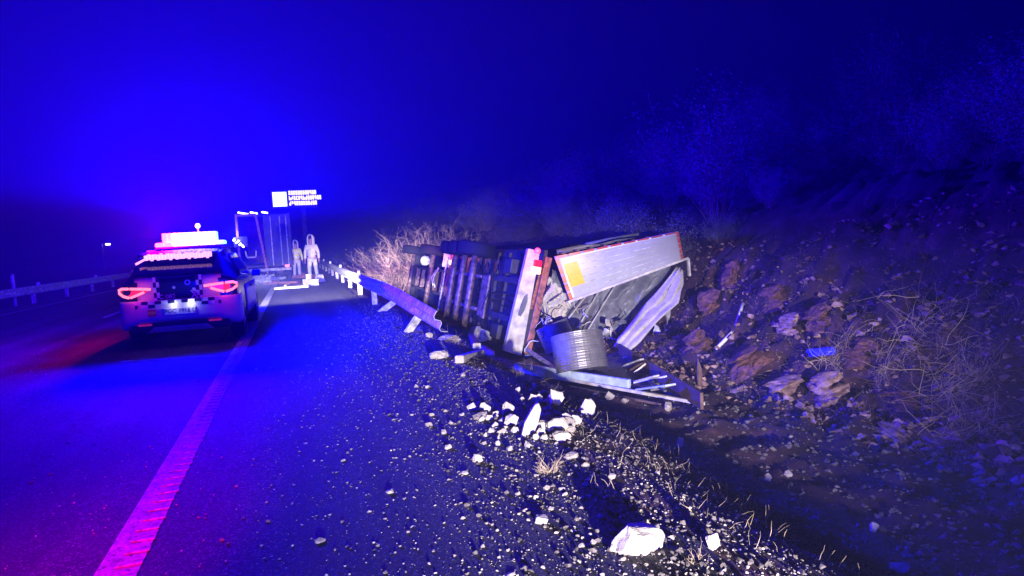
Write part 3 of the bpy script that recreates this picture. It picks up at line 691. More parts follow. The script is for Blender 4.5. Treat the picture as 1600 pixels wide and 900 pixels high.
b = MB(); b.bar(L(8.7, .25, .32), L(8.7, 2.1, .28), .05, .05, AL); b.build('rear_cross_beam', 'galvanized', tu, False, .01)
b = MB(); b.prism([L(8.7, 1.75, .05), L(8.7, 2.45, .05), L(8.7, 2.45, .42), L(8.7, 1.75, .42)], (0, .05, 0)); mg = b.build('mudguard_plate', 'beam_white', tu, False, .01)
b = MB(); b.box(L(8.64, 2.24, .02), (.24, .06, .34)); b.build('tail_lamp', 'lamp_red', tu, False, .02)
b = MB(); b.box(L(8.64, 1.95, .12), (.20, .06, .16)); b.build('tail_lamp', 'lamp_amber', tu, False, .02)
for i in range(4):
    b = MB(); b.tube([L(9.3+i*.35, 1.0+.05*i, .42), L(9.5+i*.35, 1.3, .5), L(9.4+i*.35, 1.7-.1*i, .4)], .035, 8); b.build('brake_chamber', 'galvanized', tu, True)

# ------------------------------------------------------------------ recovery lorry ahead
rl = thing('box_lorry', 'dark box lorry with an open lit rear stopped ahead on the road', 'lorry', (-1.35, 40, 0))
X0, X1, YR, ZB, ZT = -2.72, -.12, 37.0, .75, 3.35
b = MB(); b.box(((X0+X1)/2, YR+3.4, ZB), (X1-X0, 6.6, .12)); b.build('floor', 'chassis', rl)
b = MB(); b.box((X0+.03, YR+3.4, (ZB+ZT)/2), (.06, 6.6, ZT-ZB-.13)); b.build('side_wall', 'lorry_body', rl)
b = MB(); b.box((X1-.03, YR+3.4, (ZB+ZT)/2), (.06, 6.6, ZT-ZB-.13)); b.build('side_wall', 'lorry_body', rl)
b = MB(); b.box(((X0+X1)/2, YR+3.4, ZT), (X1-X0, 6.6, .08)); b.build('roof', 'lorry_body', rl)
b = MB(); b.box(((X0+X1)/2, YR+6.6, (ZB+ZT)/2), (X1-X0-.14, .06, ZT-ZB-.14)); b.build('front_wall', 'primer_and_glow_red', rl)  # red wall colour stands in for the red glow inside
for x, lean in ((X0+.05, .0), (X0+.98, .36)):
    b = MB(); b.bar((x, YR-.06, ZT), (x+lean, YR-.06, ZB-.45 if lean else ZB), .11, .10, AL); b.build('rear_frame_post', 'primer_and_glow_red', rl, False, .01)
b = MB(); b.bar((X0, YR-.06, ZT+.02), (X0+1.0, YR-.06, ZT+.02), .11, .10); b.build('rear_frame_bar', 'primer_and_glow_red', rl)
b = MB(); b.box((X1-.66, YR-.03, (ZB+ZT)/2), (1.26, .06, ZT-ZB)); d = b.build('rear_door', 'lorry_body', rl, False, .01)
for x in (X1-.95, X1-.5, X1-.2):
    b = MB(); b.tube([(x, YR-.09, ZB), (x, YR-.09, ZT-.1)], .025, 8); b.build('locking_rod', 'galvanized', d)
b = MB(); b.box(((X0+X1)/2, YR-.08, .55), (2.4, .10, .14)); b.build('rear_bumper', 'galvanized', rl)
for x in (X0+.3, X1-.3):
    wheel(rl, (x, YR+1.2, .5), (1 if x > -1.3 else -1, 0, 0), .5, .32, 'chassis'); wheel(rl, (x, YR+7.9, .5), (1 if x > -1.3 else -1, 0, 0), .5, .32, 'chassis')
    b = MB(); b.box((x, YR-.14, .70), (.22, .05, .1)); b.build('tail_lamp', 'lamp_red', rl)
b = MB(); b.prism([(X0+.1, YR+6.9, .6), (X1-.1, YR+6.9, .6), (X1-.1, YR+6.9, 2.9), (X0+.1, YR+6.9, 2.9)], (0, 1.9, 0)); b.build('cab', 'white_paint', rl, False, .1)
for (px, py, s) in ((379, 325, .5), (396, 327, .35), (413, 325, .3)):
    p = WY(px, py, YR+.6); b = MB(); b.box((p.x, p.y, ZT+.14), (s, .12, .07), Matrix.Rotation(R(12), 3, 'Y')); q = b.build('roof_work_lamp', 'lamp_white', rl, False, .01)
    b = MB(); b.tube([(p.x, p.y, ZT), (p.x, p.y, ZT+.12)], .03, 6); b.build('lamp_stalk', 'chassis', rl)
for k in range(6):
    p = WY(random.gauss(375, 4), random.gauss(377, 5), YR-.35); b = MB(); b.box(p, (random.uniform(.05, .16), .05, random.uniform(.03, .10)), Matrix.Rotation(random.uniform(0, 3), 3, 'Y')); b.build('flood_lamp_glare', 'lamp_white', rl)  # loose glowing bits shape the lamp's star-like glare
b = MB(); p = WY(375, 378, YR-.3); b.bar(p+V((-.3, .05, 0)), p+V((.35, .05, 0)), .05, .5); b.bar(p+V((.3, .1, 0)), V((X0+.1, YR, p.z)), .06, .06); b.build('flood_lamp_frame', 'chassis', rl)
b = MB(); p = WY(393, 402, YR-.2)
b.bar(p+V((-.22, 0, 0)), p+V((.22, 0, 0)), .06, .06); b.bar(p+V((-.22, 0, .03)), p+V((-.26, 0, .33)), .06, .06, AL); b.bar(p+V((.22, 0, .03)), p+V((.24, 0, .33)), .06, .06, AL); b.build('step_bracket', 'beam_white', rl)

# ------------------------------------------------------------------ variable message sign
sy = 72.0
pA, pB = WY(425, 324, sy), WY(496, 324, sy); top = WY(460, 300, sy)
vx = (pA.x+pB.x)/2; wdt = pB.x-pA.x; zb = pA.z-.05; zt = zb+1.75
vs = thing('message_sign', 'electronic road message sign with white square and amber rows on a post', 'sign', (WY(475, 350, sy).x, sy, 0))
px_ = WY(475.5, 350, sy+.4).x
b = MB(); b.box((px_, sy+.5, zb/2), (.42, .42, zb)); b.build('post', 'galvanized', vs, False, .03)
b = MB(); b.box((vx, sy+.25, (zb+zt)/2), (wdt, .45, zt-zb)); b.build('housing', 'sign_black', vs, False, .04)
b = MB(); b.box((vx, sy-.1, zb-.06), (wdt+.3, .35, .10)); b.build('walkway', 'galvanized', vs)
x0 = pA.x+.08
pc = MB()
for i in range(7):
    for j in range(7):
        pc.box((x0+.14+i*.19, sy, zb+.20+j*.205), (.18, .06, .19))
pc.build('pictogram_panel', 'led_white', vs)
rng = random.Random(4)
for row in range(3):
    b = MB(); z = zt-.34-row*.52; n = 14 if row == 1 else 12
    for i in range(n):
        xx = x0+1.62+i*.225
        for k in range(6):
            if rng.random() < .95: b.box((xx+(k % 2)*.085, sy, z+(k//2-1)*.14), (.08, .06, .125))
    b.build('amber_row', 'led_amber', vs)

# ------------------------------------------------------------------ people
def skin_mesh(name, nodes, edges, m, parent, root=0, lvl=2):
    me = bpy.data.meshes.new(name); me.from_pydata([n[0] for n in nodes], edges, []); me.materials.append(MATS[m])
    o = bpy.data.objects.new(name, me); C.objects.link(o); o.parent = parent
    o.modifiers.new('Skin', 'SKIN').use_smooth_shade = True
    if not me.skin_vertices: return o
    sv = me.skin_vertices[0].data
    for i, n in enumerate(nodes):
        r = n[1]; sv[i].radius = r if isinstance(r, tuple) else (r, r); sv[i].use_root = (i == root)
    s = o.modifiers.new('Subsurf', 'SUBSURF'); s.levels = lvl; s.render_levels = lvl
    return o
def person(label, base, rotz, scale, jacket, trousers, hood, arms, step=.10, lean=0):
    t = thing('person', label, 'person', base, rotz, 'people standing on the road', world=False); t.scale = (scale,)*3
    L_ = lambda x, y, z: (x, y - lean*max(0, z-.9), z)
    (le, lw), (re, rw) = arms
    nodes = [(L_(0, 0, .95), (.15, .11)), (L_(0, 0, 1.15), (.145, .105)), (L_(0, 0, 1.38), (.17, .11)), (L_(0, 0, 1.48), .075), (L_(0, -.02, 1.56), .062), (L_(0, -.03, 1.66), (.085, .10)), (L_(0, -.03, 1.75), (.07, .085)),
             (L_(-.19, 0, 1.41), .062), (L_(*le), .046), (L_(*lw), .034), (L_(.19, 0, 1.41), .062), (L_(*re), .046), (L_(*rw), .034),
             (L_(-.10, 0, .86), .09), (L_(-.12, -step*.6, .48), .062), (L_(-.13, -step*.2, .08), .045), (L_(-.13, -step*.2-.16, .035), .035),
             (L_(.10, 0, .86), .09), (L_(.12, step*.4, .48), .062), (L_(.13, step*1.2, .08), .045), (L_(.14, step*1.2-.16, .035), .035)]
    edges = [(0, 1), (1, 2), (2, 3), (3, 4), (4, 5), (5, 6), (2, 7), (7, 8), (8, 9), (2, 10), (10, 11), (11, 12), (0, 13), (13, 14), (14, 15), (15, 16), (0, 17), (17, 18), (18, 19), (19, 20)]
    # palms and fingers continue the arms
    for wi, ei, sgn in ((9, 8, -1), (12, 11, 1)):
        wv, ev = V(nodes[wi][0]), V(nodes[ei][0]); d = (wv-ev).normalized(); side = d.cross(V((1, 0, 0))).normalized() if abs(d.x) < .9 else V((0, 1, 0))
        palm = wv+d*.07; nodes.append((tuple(palm), (.038, .02))); pi = len(nodes)-1; edges.append((wi, pi))
        for k, ln in enumerate((.065, .08, .085, .07)):
            f0 = palm+d*.035+side*(k-1.5)*.021; nodes.append((tuple(f0), .0095)); edges.append((pi, len(nodes)-1))
            nodes.append((tuple(f0+d*ln+V((-sgn*.012, 0, 0))), .008)); edges.append((len(nodes)-2, len(nodes)-1))
        th = wv+d*.03-side*.045; nodes.append((tuple(th), .011)); edges.append((pi, len(nodes)-1))
    body = skin_mesh('body', nodes, edges, 'skin', t)
    jn = [(L_(0, 0, .84), (.185, .145)), (L_(0, 0, 1.12), (.185, .14)), (L_(0, 0, 1.36), (.205, .145)), (L_(0, 0, 1.50), (.10, .10)),
          (L_(-.20, 0, 1.40), .088), (L_(*le), .068), (L_(*lw), .055), (L_(.20, 0, 1.40), .088), (L_(*re), .068), (L_(*rw), .055)]
    skin_mesh('jacket', jn, [(0, 1), (1, 2), (2, 3), (2, 4), (4, 5), (5, 6), (2, 7), (7, 8), (8, 9)], jacket, t)
    tn = [(L_(0, 0, .92), (.17, .13)), (L_(-.10, 0, .83), .115), (L_(-.12, -step*.6, .48), .088), (L_(-.13, -step*.2, .12), .075), (L_(.10, 0, .83), .115), (L_(.12, step*.4, .48), .088), (L_(.13, step*1.2, .12), .075)]
    skin_mesh('trousers', tn, [(0, 1), (1, 2), (2, 3), (0, 4), (4, 5), (5, 6)], trousers, t)
    for x, y in ((-.13, -step*.2), (.135, step*1.2)):
        b = MB(); b.prism([(x-.05, y-.20, 0), (x+.05, y-.20, 0), (x+.055, y+.07, 0), (x-.055, y+.07, 0)], (0, .02, .10)); b.build('boot', 'boot', t, False, .025)
    for z, rx in ((1.02, .205), (1.20, .205)):
        b = MB(); b.lathe([(rx, 0), (rx+.004, .01), (rx+.004, .05), (rx, .06)], L_(0, 0, z), (0, 0, 1), 20)
        for i, v in enumerate(b.v): b.v[i] = (v[0], (v[1])*.80, v[2])
        b.build('reflective_band', 'reflective_band', t, True)
    if hood:
        # deep raised hood, open towards the face
        b = MB(); rows = []
        for i in range(8):
            z = 1.46+i*.065; r = .15*(1 if i < 5 else (.93 if i == 5 else (.70 if i == 6 else .12))); row = []
            for k in range(15):
                a = R(-58)+R(296)*k/14; row.append(V(L_(math.sin(a-R(90))*r*1.0 if False else r*math.cos(a), -.02+r*1.05*math.sin(a), z)))
            rows.append([Matrix.Rotation(R(0), 3, 'Z') @ q for q in rows and row or row])
        b.grid(rows); b.build('hood', hood, t, True, 0, .02)
    b = MB(); b.lathe([(.09, 0), (.095, .05), (.075, .10), (.03, .135), (0, .14)], L_(0, -.02, 1.70), (0, 0, 1), 16); b.build('hair', 'boot', t, True)
    for sx in (-1, 1):
        b = MB(); b.lathe([(0, -.006), (.010, 0), (0, .006)], L_(sx*.03, -.128, 1.69), (0, -1, 0), 8); b.build('eye', 'black_paint', body, True)
    b = MB(); b.prism([L_(-.012, -.115, 1.645), L_(.012, -.115, 1.645), L_(.006, -.12, 1.69), L_(-.006, -.12, 1.69)], (0, -.028, -.004)); b.build('nose', 'skin', body, False, .004)
    return t
hang = (((-.27, .02, 1.12), (-.28, -.05, .86)), ((.27, .02, 1.12), (.29, -.06, .86)))
reach = (((-.30, -.05, 1.16), (-.42, -.22, 1.22)), ((.27, .02, 1.12), (.29, -.06, .86)))
def feet(px, py): p = WZ(px, py, .004); return (p.x, p.y, 0)
person('person in pale yellow high visibility suit with raised white hood and one arm out', feet(465, 434), R(8), 1.06, 'hivis', 'hivis_white', 'hivis_white', reach, .08)
person('person in white overalls and raised hood standing next to the guard rail', feet(490, 436), R(-12), 1.16, 'hivis_white', 'hivis_white', 'hivis_white', hang, .14)
person('person in dark trousers and mauve jacket leaning behind the lorry', feet(450, 433), R(35), .98, 'mauve_cloth', 'navy_cloth', None, reach, .12, .25)

# ------------------------------------------------------------------ wreckage on the road ahead
def plank(label, a, b2, wd, ht, m, dz=0, name='debris_bar', cat='debris', group='broken bars strewn across the road ahead'):
    A, B = WZ(*a, ht/2+.004+dz), WZ(*b2, ht/2+.004+dz)
    b = MB(); b.bar(A, B, wd, ht); n = V((0, 0, ht*.9)); b.bar(A.lerp(B, .3)+n, A.lerp(B, .36)+n, wd*.8, ht*.8)
    o = b.build(name, m, None, False, .006); at_base(o, ((A+B)/2).xy.to_3d()); return tag(o, label, cat, group)
plank('long pale broken bar lying across the road behind the box lorry', (413, 443), (467, 440.5), .22, .10, 'primer_and_glow_red')
plank('pinkish metal strip lying nearest the police car on the lit asphalt', (428, 451), (481, 447), .24, .09, 'beam_white')
plank('narrow strip lying between the longer bars behind the box lorry', (440, 448.5), (470, 444), .16, .08, 'rust_steel')
plank('bent bar lying at the feet of the two people in pale suits', (459, 432.5), (504, 430.5), .3, .16, 'primer_and_glow_red')
plank('short thick pinkish bar lying beside the kerb end of the guard rail', (478, 441), (493, 441), .3, .26, 'beam_white')
plank('low white strip under the rear of the box lorry', (412, 436), (447, 434), .3, .12, 'galvanized')
# crumpled scraps beside the patrol car
rng = random.Random(11)
for i in range(6):
    p = WZ(398+rng.random()*26, 432+rng.random()*14, .01); b = MB()
    b.quadsheet(p+V((-.3, 0, 0)), p+V((.3, .1, .0)), p+V((.25, .2, .3)), p+V((-.2, .25, .25)), 6, 6, lambda u, t, q: V((.12*noise.noise(q*5), .2*noise.noise(q*4+V((4, 4, 4))), .10*abs(noise.noise(q*6)))))
    o = b.build('metal_scrap', 'beam_white' if i % 2 else 'galvanized', None, True, 0, .01); at_base(o, p); tag(o, 'crumpled pale metal scrap on the road between police car and box lorry', 'scrap', 'crumpled scraps on the road')
p = WZ(499, 441, 0); t = thing('triangle_block', 'small pale triangular wheel chock on the shoulder beside the guard rail', 'wheel chock', p)
b = MB(); b.prism([p+V((-.28, 0, 0)), p+V((.28, 0, 0)), p+V((.17, 0, .34)), p+V((-.10, 0, .34))], (0, .35, 0)); b.build('wedge', 'beam_white', t, False, .03)
b = MB(); b.lathe([(.03, 0), (.06, .0), (.06, .02), (.03, .02)], p+V((.02, -.01, .16)), (0, -1, 0), 12); b.build('handle', 'rust_steel', t)
p = WZ(437, 431, 0); t = thing('tool_bag', 'tall pinkish upright bag standing behind the box lorry', 'bag', p)
b = MB(); b.quadsheet(p+V((-.2, -.12, .1)), p+V((.22, -.12, .1)), p+V((.2, -.1, .95)), p+V((-.18, -.1, .95)), 5, 7, lambda u, t, q: V((.05*noise.noise(q*4), .08*noise.noise(q*3), 0))); b.quadsheet(p+V((-.2, .14, .1)), p+V((.22, .14, .1)), p+V((.2, -.1, .95)), p+V((-.18, -.1, .95)), 5, 7); b.build('bag_body', 'mauve_cloth', t, True, 0, .03)
b = MB(); b.tube([p+V((-.1, -.1, .93)), p+V((-.05, -.1, 1.12)), p+V((.08, -.1, 1.12)), p+V((.12, -.1, .93))], .02, 6); b.build('strap', 'hivis_white', t)

# ------------------------------------------------------------------ stones
def rock_mesh(seed, flat=.65, m='stone', n=16, rough=.0):
    r = random.Random(seed); bm = bmesh.new()
    for i in range(n):
        z = r.uniform(-1, 1); a = r.uniform(0, 6.283); q = math.sqrt(1-z*z); k = r.uniform(.8, 1.05)
        bm.verts.new((q*math.cos(a)*.5*k, q*math.sin(a)*.5*k, z*.5*flat*k))
    res = bmesh.ops.convex_hull(bm, input=bm.verts)
    for v in [v for v in bm.verts if not v.link_faces]: bm.verts.remove(v)
    if rough:
        bmesh.ops.subdivide_edges(bm, edges=bm.edges, cuts=2, use_grid_fill=True)
        for v in bm.verts: v.co += v.co.normalized()*noise.noise(v.co*4.5+V((seed, 0, 0)))*rough
    zmin = min(v.co.z for v in bm.verts)
    for v in bm.verts: v.co.z -= zmin
    me = bpy.data.meshes.new('stone'); bm.to_mesh(me); bm.free(); me.materials.append(MATS[m]); return me
def rock(px, py, wpx, hpx, label, m='pale_stone', group=None, seed=None, name='stone', tilt=0, rough=.06):
    p = WG(px, py + hpx*.45); zc = (p-CAM).dot(F_); wm = wpx*zc/FPX; hm = hpx*zc/FPX
    sd = seed if seed is not None else int(px*7+py)
    o = put(name, rock_mesh(sd, 1.0, m, 34 if wpx > 30 else 18, rough)); o.location = p - V((0, 0, hm*.30)); o.scale = (wm*1.05, wm*.85, hm*1.4); o.rotation_euler = (0, tilt, random.uniform(-.4, .4))
    return tag(o, label, 'stone', group)
rock(996, 838, 86, 44, 'large flat cream boulder, the biggest stone on the verge', rough=.10)
rock(962, 848, 24, 16, 'small cream stone touching the big flat boulder')
rock(1114, 842, 24, 30, 'pointed white stone right of the big flat boulder')
rock(849, 811, 27, 19, 'rounded cream stone alone on the gravel above the small pebbles')
p = WG(824, 684); b = MB()
b.prism([WY(813, 686, p.y), WY(824, 690, p.y), WY(836, 684, p.y+.05), WY(846, 640, p.y+.14), WY(842, 629, p.y+.16), WY(836, 632, p.y+.15), WY(820, 660, p.y+.06)], (.05, .16, -.03))
o = b.build('stone', 'pale_stone', None, False, .012); at_base(o, p); tag(o, 'tall pale slab standing upright below the blue rail', 'stone')
rock(872, 664, 42, 20, 'wide white stone lying beside the upright slab')
rock(875, 679, 34, 16, 'white stone in front of the upright slab')
rock(918, 636, 30, 26, 'angular pinkish white stone right of the upright slab')
rock(832, 620, 22, 17, 'square pale stone directly under the trailer corner')
rock(737, 635, 16, 15, 'cream stone lying left of the white pebble heap')
rock(757, 637, 20, 16, 'cream stone next to the white pebble heap')
rock(686, 554, 34, 13, 'pale flat stone below the leaning rail post', rough=.1)
rock(700, 529, 40, 11, 'low pale ridge of rubble beside the trailer wheels', 'stone', rough=.15)
rock(1064, 690, 13, 18, 'pinkish stone alone in the ditch below the lower rail', 'stone')
rock(1046, 634, 17, 18, 'pinkish stone touching the pale lower rail', 'stone')
rock(977, 624, 14, 11, 'small pale stone under the middle of the lower rail', 'stone')
rock(893, 712, 26, 10, 'flat pale stone above the dry grass tuft', 'stone')
rock(1343, 821, 12, 9, 'left one of two small white stones in the dark ditch')
rock(1366, 823, 16, 15, 'right one of two small white stones in the dark ditch')
rock(1405, 884, 34, 14, 'mauve flat stone in the dark ditch near the two white stones', 'stone')
rock(1200, 746, 12, 12, 'small mauve stone in the ditch below the rock outcrop', 'stone')
rock(1232, 739, 16, 9, 'pale flat stone in the ditch below the rock outcrop')
rock(1001, 801, 20, 8, 'flat pale stone directly behind the big flat boulder')
rock(500, 844, 18, 8, 'flat pale stone alone on the asphalt', rough=.03)
rock(800, 899, 26, 8, 'pale stone at the edge of the asphalt near the gravel')
for i, (x, y, s) in enumerate(((765, 652, 13), (775, 645, 12), (785, 655, 14), (773, 663, 12), (790, 667, 11), (781, 674, 12), (768, 672, 14), (795, 648, 11), (805, 671, 14), (760, 678, 11), (752, 655, 12), (799, 661, 10), (778, 684, 10), (842, 668, 16), (852, 660, 14), (838, 682, 14), (850, 684, 15), (862, 672, 13))):
    rock(x, y, s, s*.75, 'white pebble in the heap beside the upright slab', group='white pebble heap', name='pebble', rough=0)
rng = random.Random(5)
for i in range(95):
    k = rng.random(); x = 690+k*330+rng.gauss(0, 60); y = 640+k*230+rng.gauss(0, 45)
    if y > 895 or x < 560: continue
    s = rng.uniform(6, 14)
    rock(x, y, s, s*.7, 'small loose stone scattered on the gravel verge', 'stone' if rng.random() < .6 else 'pale_stone', 'loose stones on the verge', name='loose_stone', rough=0)
for i in range(44):
    x, y = rng.uniform(40, 900), rng.uniform(560, 890)
    if WG(x, y).x > 1.8: continue
    s = rng.uniform(5, 10)*(y/800)
    rock(x, y, s, s*.55, 'small loose stone lying on the open asphalt', 'pale_stone' if rng.random() < .5 else 'stone', 'loose stones on the asphalt', name='loose_stone', rough=0)
for i in range(36):
    x, y = rng.uniform(1040, 1560), rng.uniform(680, 890); s = rng.uniform(5, 10)
    rock(x, y, s, s*.6, 'small dull stone half buried in the dark ditch', 'stone', 'stones in the ditch', name='loose_stone', rough=0)
for i in range(60):
    x, y = rng.gauss(860, 42), rng.gauss(648, 26)
    if not 575 < y < 720: continue
    s = 9+20*rng.random()**2.2
    rock(x, y, s, s*rng.uniform(.5, .9), 'angular pale fragment in the rubble pile below the blue rail', 'pale_stone' if rng.random() < .6 else 'stone', 'rubble pile below the blue rail', name='rubble_piece', rough=.04)
# broken concrete pieces at the foot of the trailer
def slab(label, a, b2, wpx, m='concrete', lift=.0):
    A, B = WG(*a), WG(*b2); A.z += .05+lift; B.z += .05+lift; zc = (A-CAM).dot(F_); wd = wpx*zc/FPX
    b = MB(); b.bar(A, B, wd, .10); b.bar(A.lerp(B, .86)+V((0, 0, -.01)), B.lerp(A, -.12)+V((0, 0, -.015)), wd*.72, .075)
    o = b.build('concrete_slab', m, None, False, .02); at_base(o, (A+B)/2-V((0, 0, .06))); return tag(o, label, 'concrete', 'broken concrete pieces beside the trailer')
slab('longest broken concrete slab lying flat beside the trailer', (718, 568), (752, 556), 15)
slab('upright broken concrete slab leaning on the flat one', (746, 556), (737, 534), 13, lift=.1)
slab('end piece of broken concrete touching the white rear beam', (752, 546), (766, 556), 14)

# gravel: too small and many to count
def scatter_stones(name, n, fn, m, smin, smax, seed):
    r = random.Random(seed); b = MB(); shapes = []
    for k in range(6):
        me = rock_mesh(100+k+seed, .8, m, 8); shapes.append(([v.co.copy() for v in me.vertices], [tuple(f.vertices) for f in me.polygons])); bpy.data.meshes.remove(me)
    for i in range(n):
        x, y = fn(r); z = terrain(x, y) if x > 1.7 else .002
        s = smin*(smax/smin)**(r.random()**2.2); vs, fs = r.choice(shapes); a = r.uniform(0, 6.28); ca, sa = math.cos(a), math.sin(a)
        b.add([(x+s*(v.x*ca-v.y*sa), y+s*(v.x*sa+v.y*ca), z+s*v.z*.8-.1*s) for v in vs], fs)
    return tag(b.build(name, m), kind='stuff')
def near_bias(r, y0, y1): return y0*(y1/y0)**r.random()
o = scatter_stones('gravel', 9000, lambda r: (1.55+2.9*r.random()**1.4 - (.9*r.random()**2), near_bias(r, 2.2, 18)), 'gravel', .010, .05, 3)
tag(o, 'loose grey gravel covering the verge', 'gravel')
o = scatter_stones('pale_grit', 6000, lambda r: (r.gauss(1.45, .75), near_bias(r, 2.2, 15)), 'stone', .006, .03, 4)
tag(o, 'fine pale grit sprinkled along the road edge', 'grit')
o = scatter_stones('road_grit', 7000, lambda r: (2-8*r.random()**1.7, near_bias(r, 2.0, 14)), 'pale_stone', .005, .022, 6)
tag(o, 'fine pale grit sprinkled over the asphalt', 'grit')
o = scatter_stones('ditch_gravel', 6500, lambda r: (3.2+3.4*r.random(), near_bias(r, 3, 14)), 'gravel', .012, .11, 8)
tag(o, 'dark loose gravel in the bottom of the ditch', 'gravel')

# ------------------------------------------------------------------ bank: outcrops, roots, dry grass
def outcrop(label, px, py, wpx, hpx, tiltz, seed):
    p = WG(px, py); zc = (p-CAM).dot(F_); wm, hm = wpx*zc/FPX, hpx*zc/FPX
    t = thing('rock_outcrop', label, 'rock', p, 0, 'rocks jutting from the broken bank face' if 'rough reddish' in label else None)
    r = random.Random(seed)
    for k in range(4):
        me = rock_mesh(seed+k, 1, 'rock_red' if 'reddish' in label else 'rock_bank', 18, .16); o = put('rock_layer', me, t); o.location = V((r.uniform(-.2, .2)*wm, r.uniform(-.1, .1), (k-1.6)*hm*.26)) + p
        o.scale = (wm*r.uniform(.7, 1.05), .55, hm*r.uniform(.4, .6)); o.rotation_euler = (r.uniform(-.2, .2), tiltz+r.uniform(-.12, .12), r.uniform(-.3, .3))
        o.location.y += .1
outcrop('long layered pale rock outcrop at the foot of the bank', 1225, 622, 90, 44, -.35, 21)
outcrop('rounded pale rock outcrop at the foot of the bank beside the layered one', 1305, 618, 52, 50, -.5, 31)
outcrop('small light rock patch high on the bank above the blue coil', 1238, 512, 26, 28, -.7, 41)
outcrop('brown boulder under the tangle of roots', 1490, 700, 44, 34, .2, 51)
outcrop('dull red boulder at the foot of the bank left of the roots', 1395, 690, 36, 30, .1, 61)
for k, (x, y, w_, h_, tl) in enumerate(((1120, 480, 50, 34, -.7), (1152, 440, 36, 40, -.9), (1185, 575, 70, 34, -.5), (1095, 545, 46, 30, -.4), (1220, 470, 54, 26, -.6), (1290, 500, 44, 26, -.5), (1350, 560, 44, 36, -.3), (1430, 640, 50, 30, .1))):
    outcrop('rough reddish rock jutting from the broken bank face', x, y, w_, h_, tl, 70+k*5)
def fibre(b, p, d, ln, r0, bend, rr, seg=5, n=3):
    pts = [p.copy()]; q = p.copy(); d = d.copy()
    for i in range(seg):
        d = (d + V((rr.gauss(0, bend), rr.gauss(0, bend), rr.gauss(0, bend)-.02))).normalized(); q = q + d*(ln/seg); pts.append(q.copy())
    b.tube(pts, [r0*(1-.75*i/seg) for i in range(seg+1)], n, False); return pts
def tangle(label, px, py, wpx, n, seed, m='twig', up=.5, bend=.28, rad=.0032):
    p = WG(px, py); zc = (p-CAM).dot(F_); s = wpx*zc/FPX; r = random.Random(seed)
    t = thing('root_tangle', label, 'roots', p)
    for part, frac, mm in (('root', .5, m), ('dry_stem', .5, 'dry_grass')):
        b = MB()
        for i in range(int(n*frac)):
            q = p + V((r.gauss(0, .28)*s, r.gauss(0, .12)*s, r.gauss(0, .22)*s)); q.z = max(q.z, terrain(q.x, q.y)-.02)
            d = V((r.gauss(0, 1), -abs(r.gauss(.3, .5)), r.gauss(up*.3, .7))).normalized()
            fibre(b, q, d, s*r.uniform(.25, .8), rad*r.uniform(.5, 1.3), bend, r)
        b.build(part, mm, t)
tangle('big tangle of dry roots and stems on the right of the bank', 1505, 610, 120, 420, 1)
tangle('tangle of dry roots above the rounded rock outcrop', 1310, 570, 70, 220, 2)
tangle('thin tangle of roots between the outcrop and the big root tangle', 1390, 580, 70, 160, 3)
tangle('roots spilling over the boulders below the big root tangle', 1510, 690, 110, 220, 4)
tangle('loose roots hanging on the bank above the big root tangle', 1450, 530, 130, 200, 5)
# dry grass and root fibres all over the bank
def fibres(name, n, fn, m, l0, l1, rad, up, seed, bend=.22, seg=4):
    r = random.Random(seed); b = MB()
    for i in range(n):
        x, y = fn(r); q = V((x, y, terrain(x, y)-.01)); d = V((r.gauss(0, .7), r.gauss(-.1, .7), up+r.gauss(0, .3))).normalized()
        fibre(b, q, d, r.uniform(l0, l1), rad*r.uniform(.6, 1.4), bend, r, seg)
    return tag(b.build(name, m), kind='stuff')
tag(fibres('bank_roots', 5200, lambda r: (6.2+3.6*r.random(), near_bias(r, 4, 19)), 'twig', .06, .30, .003, .35, 1, .35), 'fine dead roots and stems over the bare bank', 'roots')
tag(fibres('bank_dry_grass', 2600, lambda r: (6.2+4.5*r.random(), near_bias(r, 4, 22)), 'dry_grass', .05, .22, .002, .6, 2), 'sparse dry grass on the bare bank', 'grass')
tag(fibres('verge_grass', 1500, lambda r: (r.uniform(1.9, 4.4), near_bias(r, 2.6, 20)), 'dry_grass', .03, .14, .0016, .8, 3, .2), 'thin dry grass blades on the verge', 'grass')
def clods(r): return (6.0+4*r.random(), near_bias(r, 4, 20))
tag(scatter_stones('bank_clods', 8500, clods, 'rock_bank', .02, .20, 9), 'clods of earth and stones on the bare bank', 'earth')
def tuft(label, px, py, hpx, n, seed, spread=.5, group=None):
    p = WG(px, py); zc = (p-CAM).dot(F_); h = hpx*zc/FPX; r = random.Random(seed)
    t = thing('grass_tuft', label, 'grass', p, 0, group); b = MB()
    for i in range(n):
        a = r.uniform(0, 6.28); q = p+V((math.cos(a), math.sin(a), 0))*h*.3*r.random(); q.z = terrain(q.x, q.y)-.01
        fibre(b, q, V((math.cos(a)*spread*r.uniform(0, 2.2), math.sin(a)*spread*r.uniform(0, 2.2), .8)).normalized(), h*r.uniform(.15, 1.0)*(1.0 if r.random() < .25 else .6), .0022, .28, r)
    b.build('blades', 'dry_grass', t)
tuft('bright dry grass tuft in the middle of the gravel verge', 857, 738, 46, 110, 1)
tuft('dry grass tuft at the corner of the blue side rail', 822, 596, 46, 130, 2, .8)
tuft('spreading dry grass tuft above the upright slab', 860, 622, 36, 130, 3, 1.1)
tuft('thin dry grass tuft beside the flat stone below the leaning rail post', 708, 542, 36, 60, 4)
tuft('dry grass tuft beside the pointed white stone', 1086, 880, 46, 40, 5)
tuft('sparse grass tuft with two tall blades below the lower rail', 948, 770, 70, 14, 6, .25)
tuft('pale dry grass tuft on the boulder under the roots', 1488, 682, 24, 80, 7, 1.2)
tuft('pale dry grass tuft beside the dull red boulder', 1440, 690, 22, 24, 8, .5)
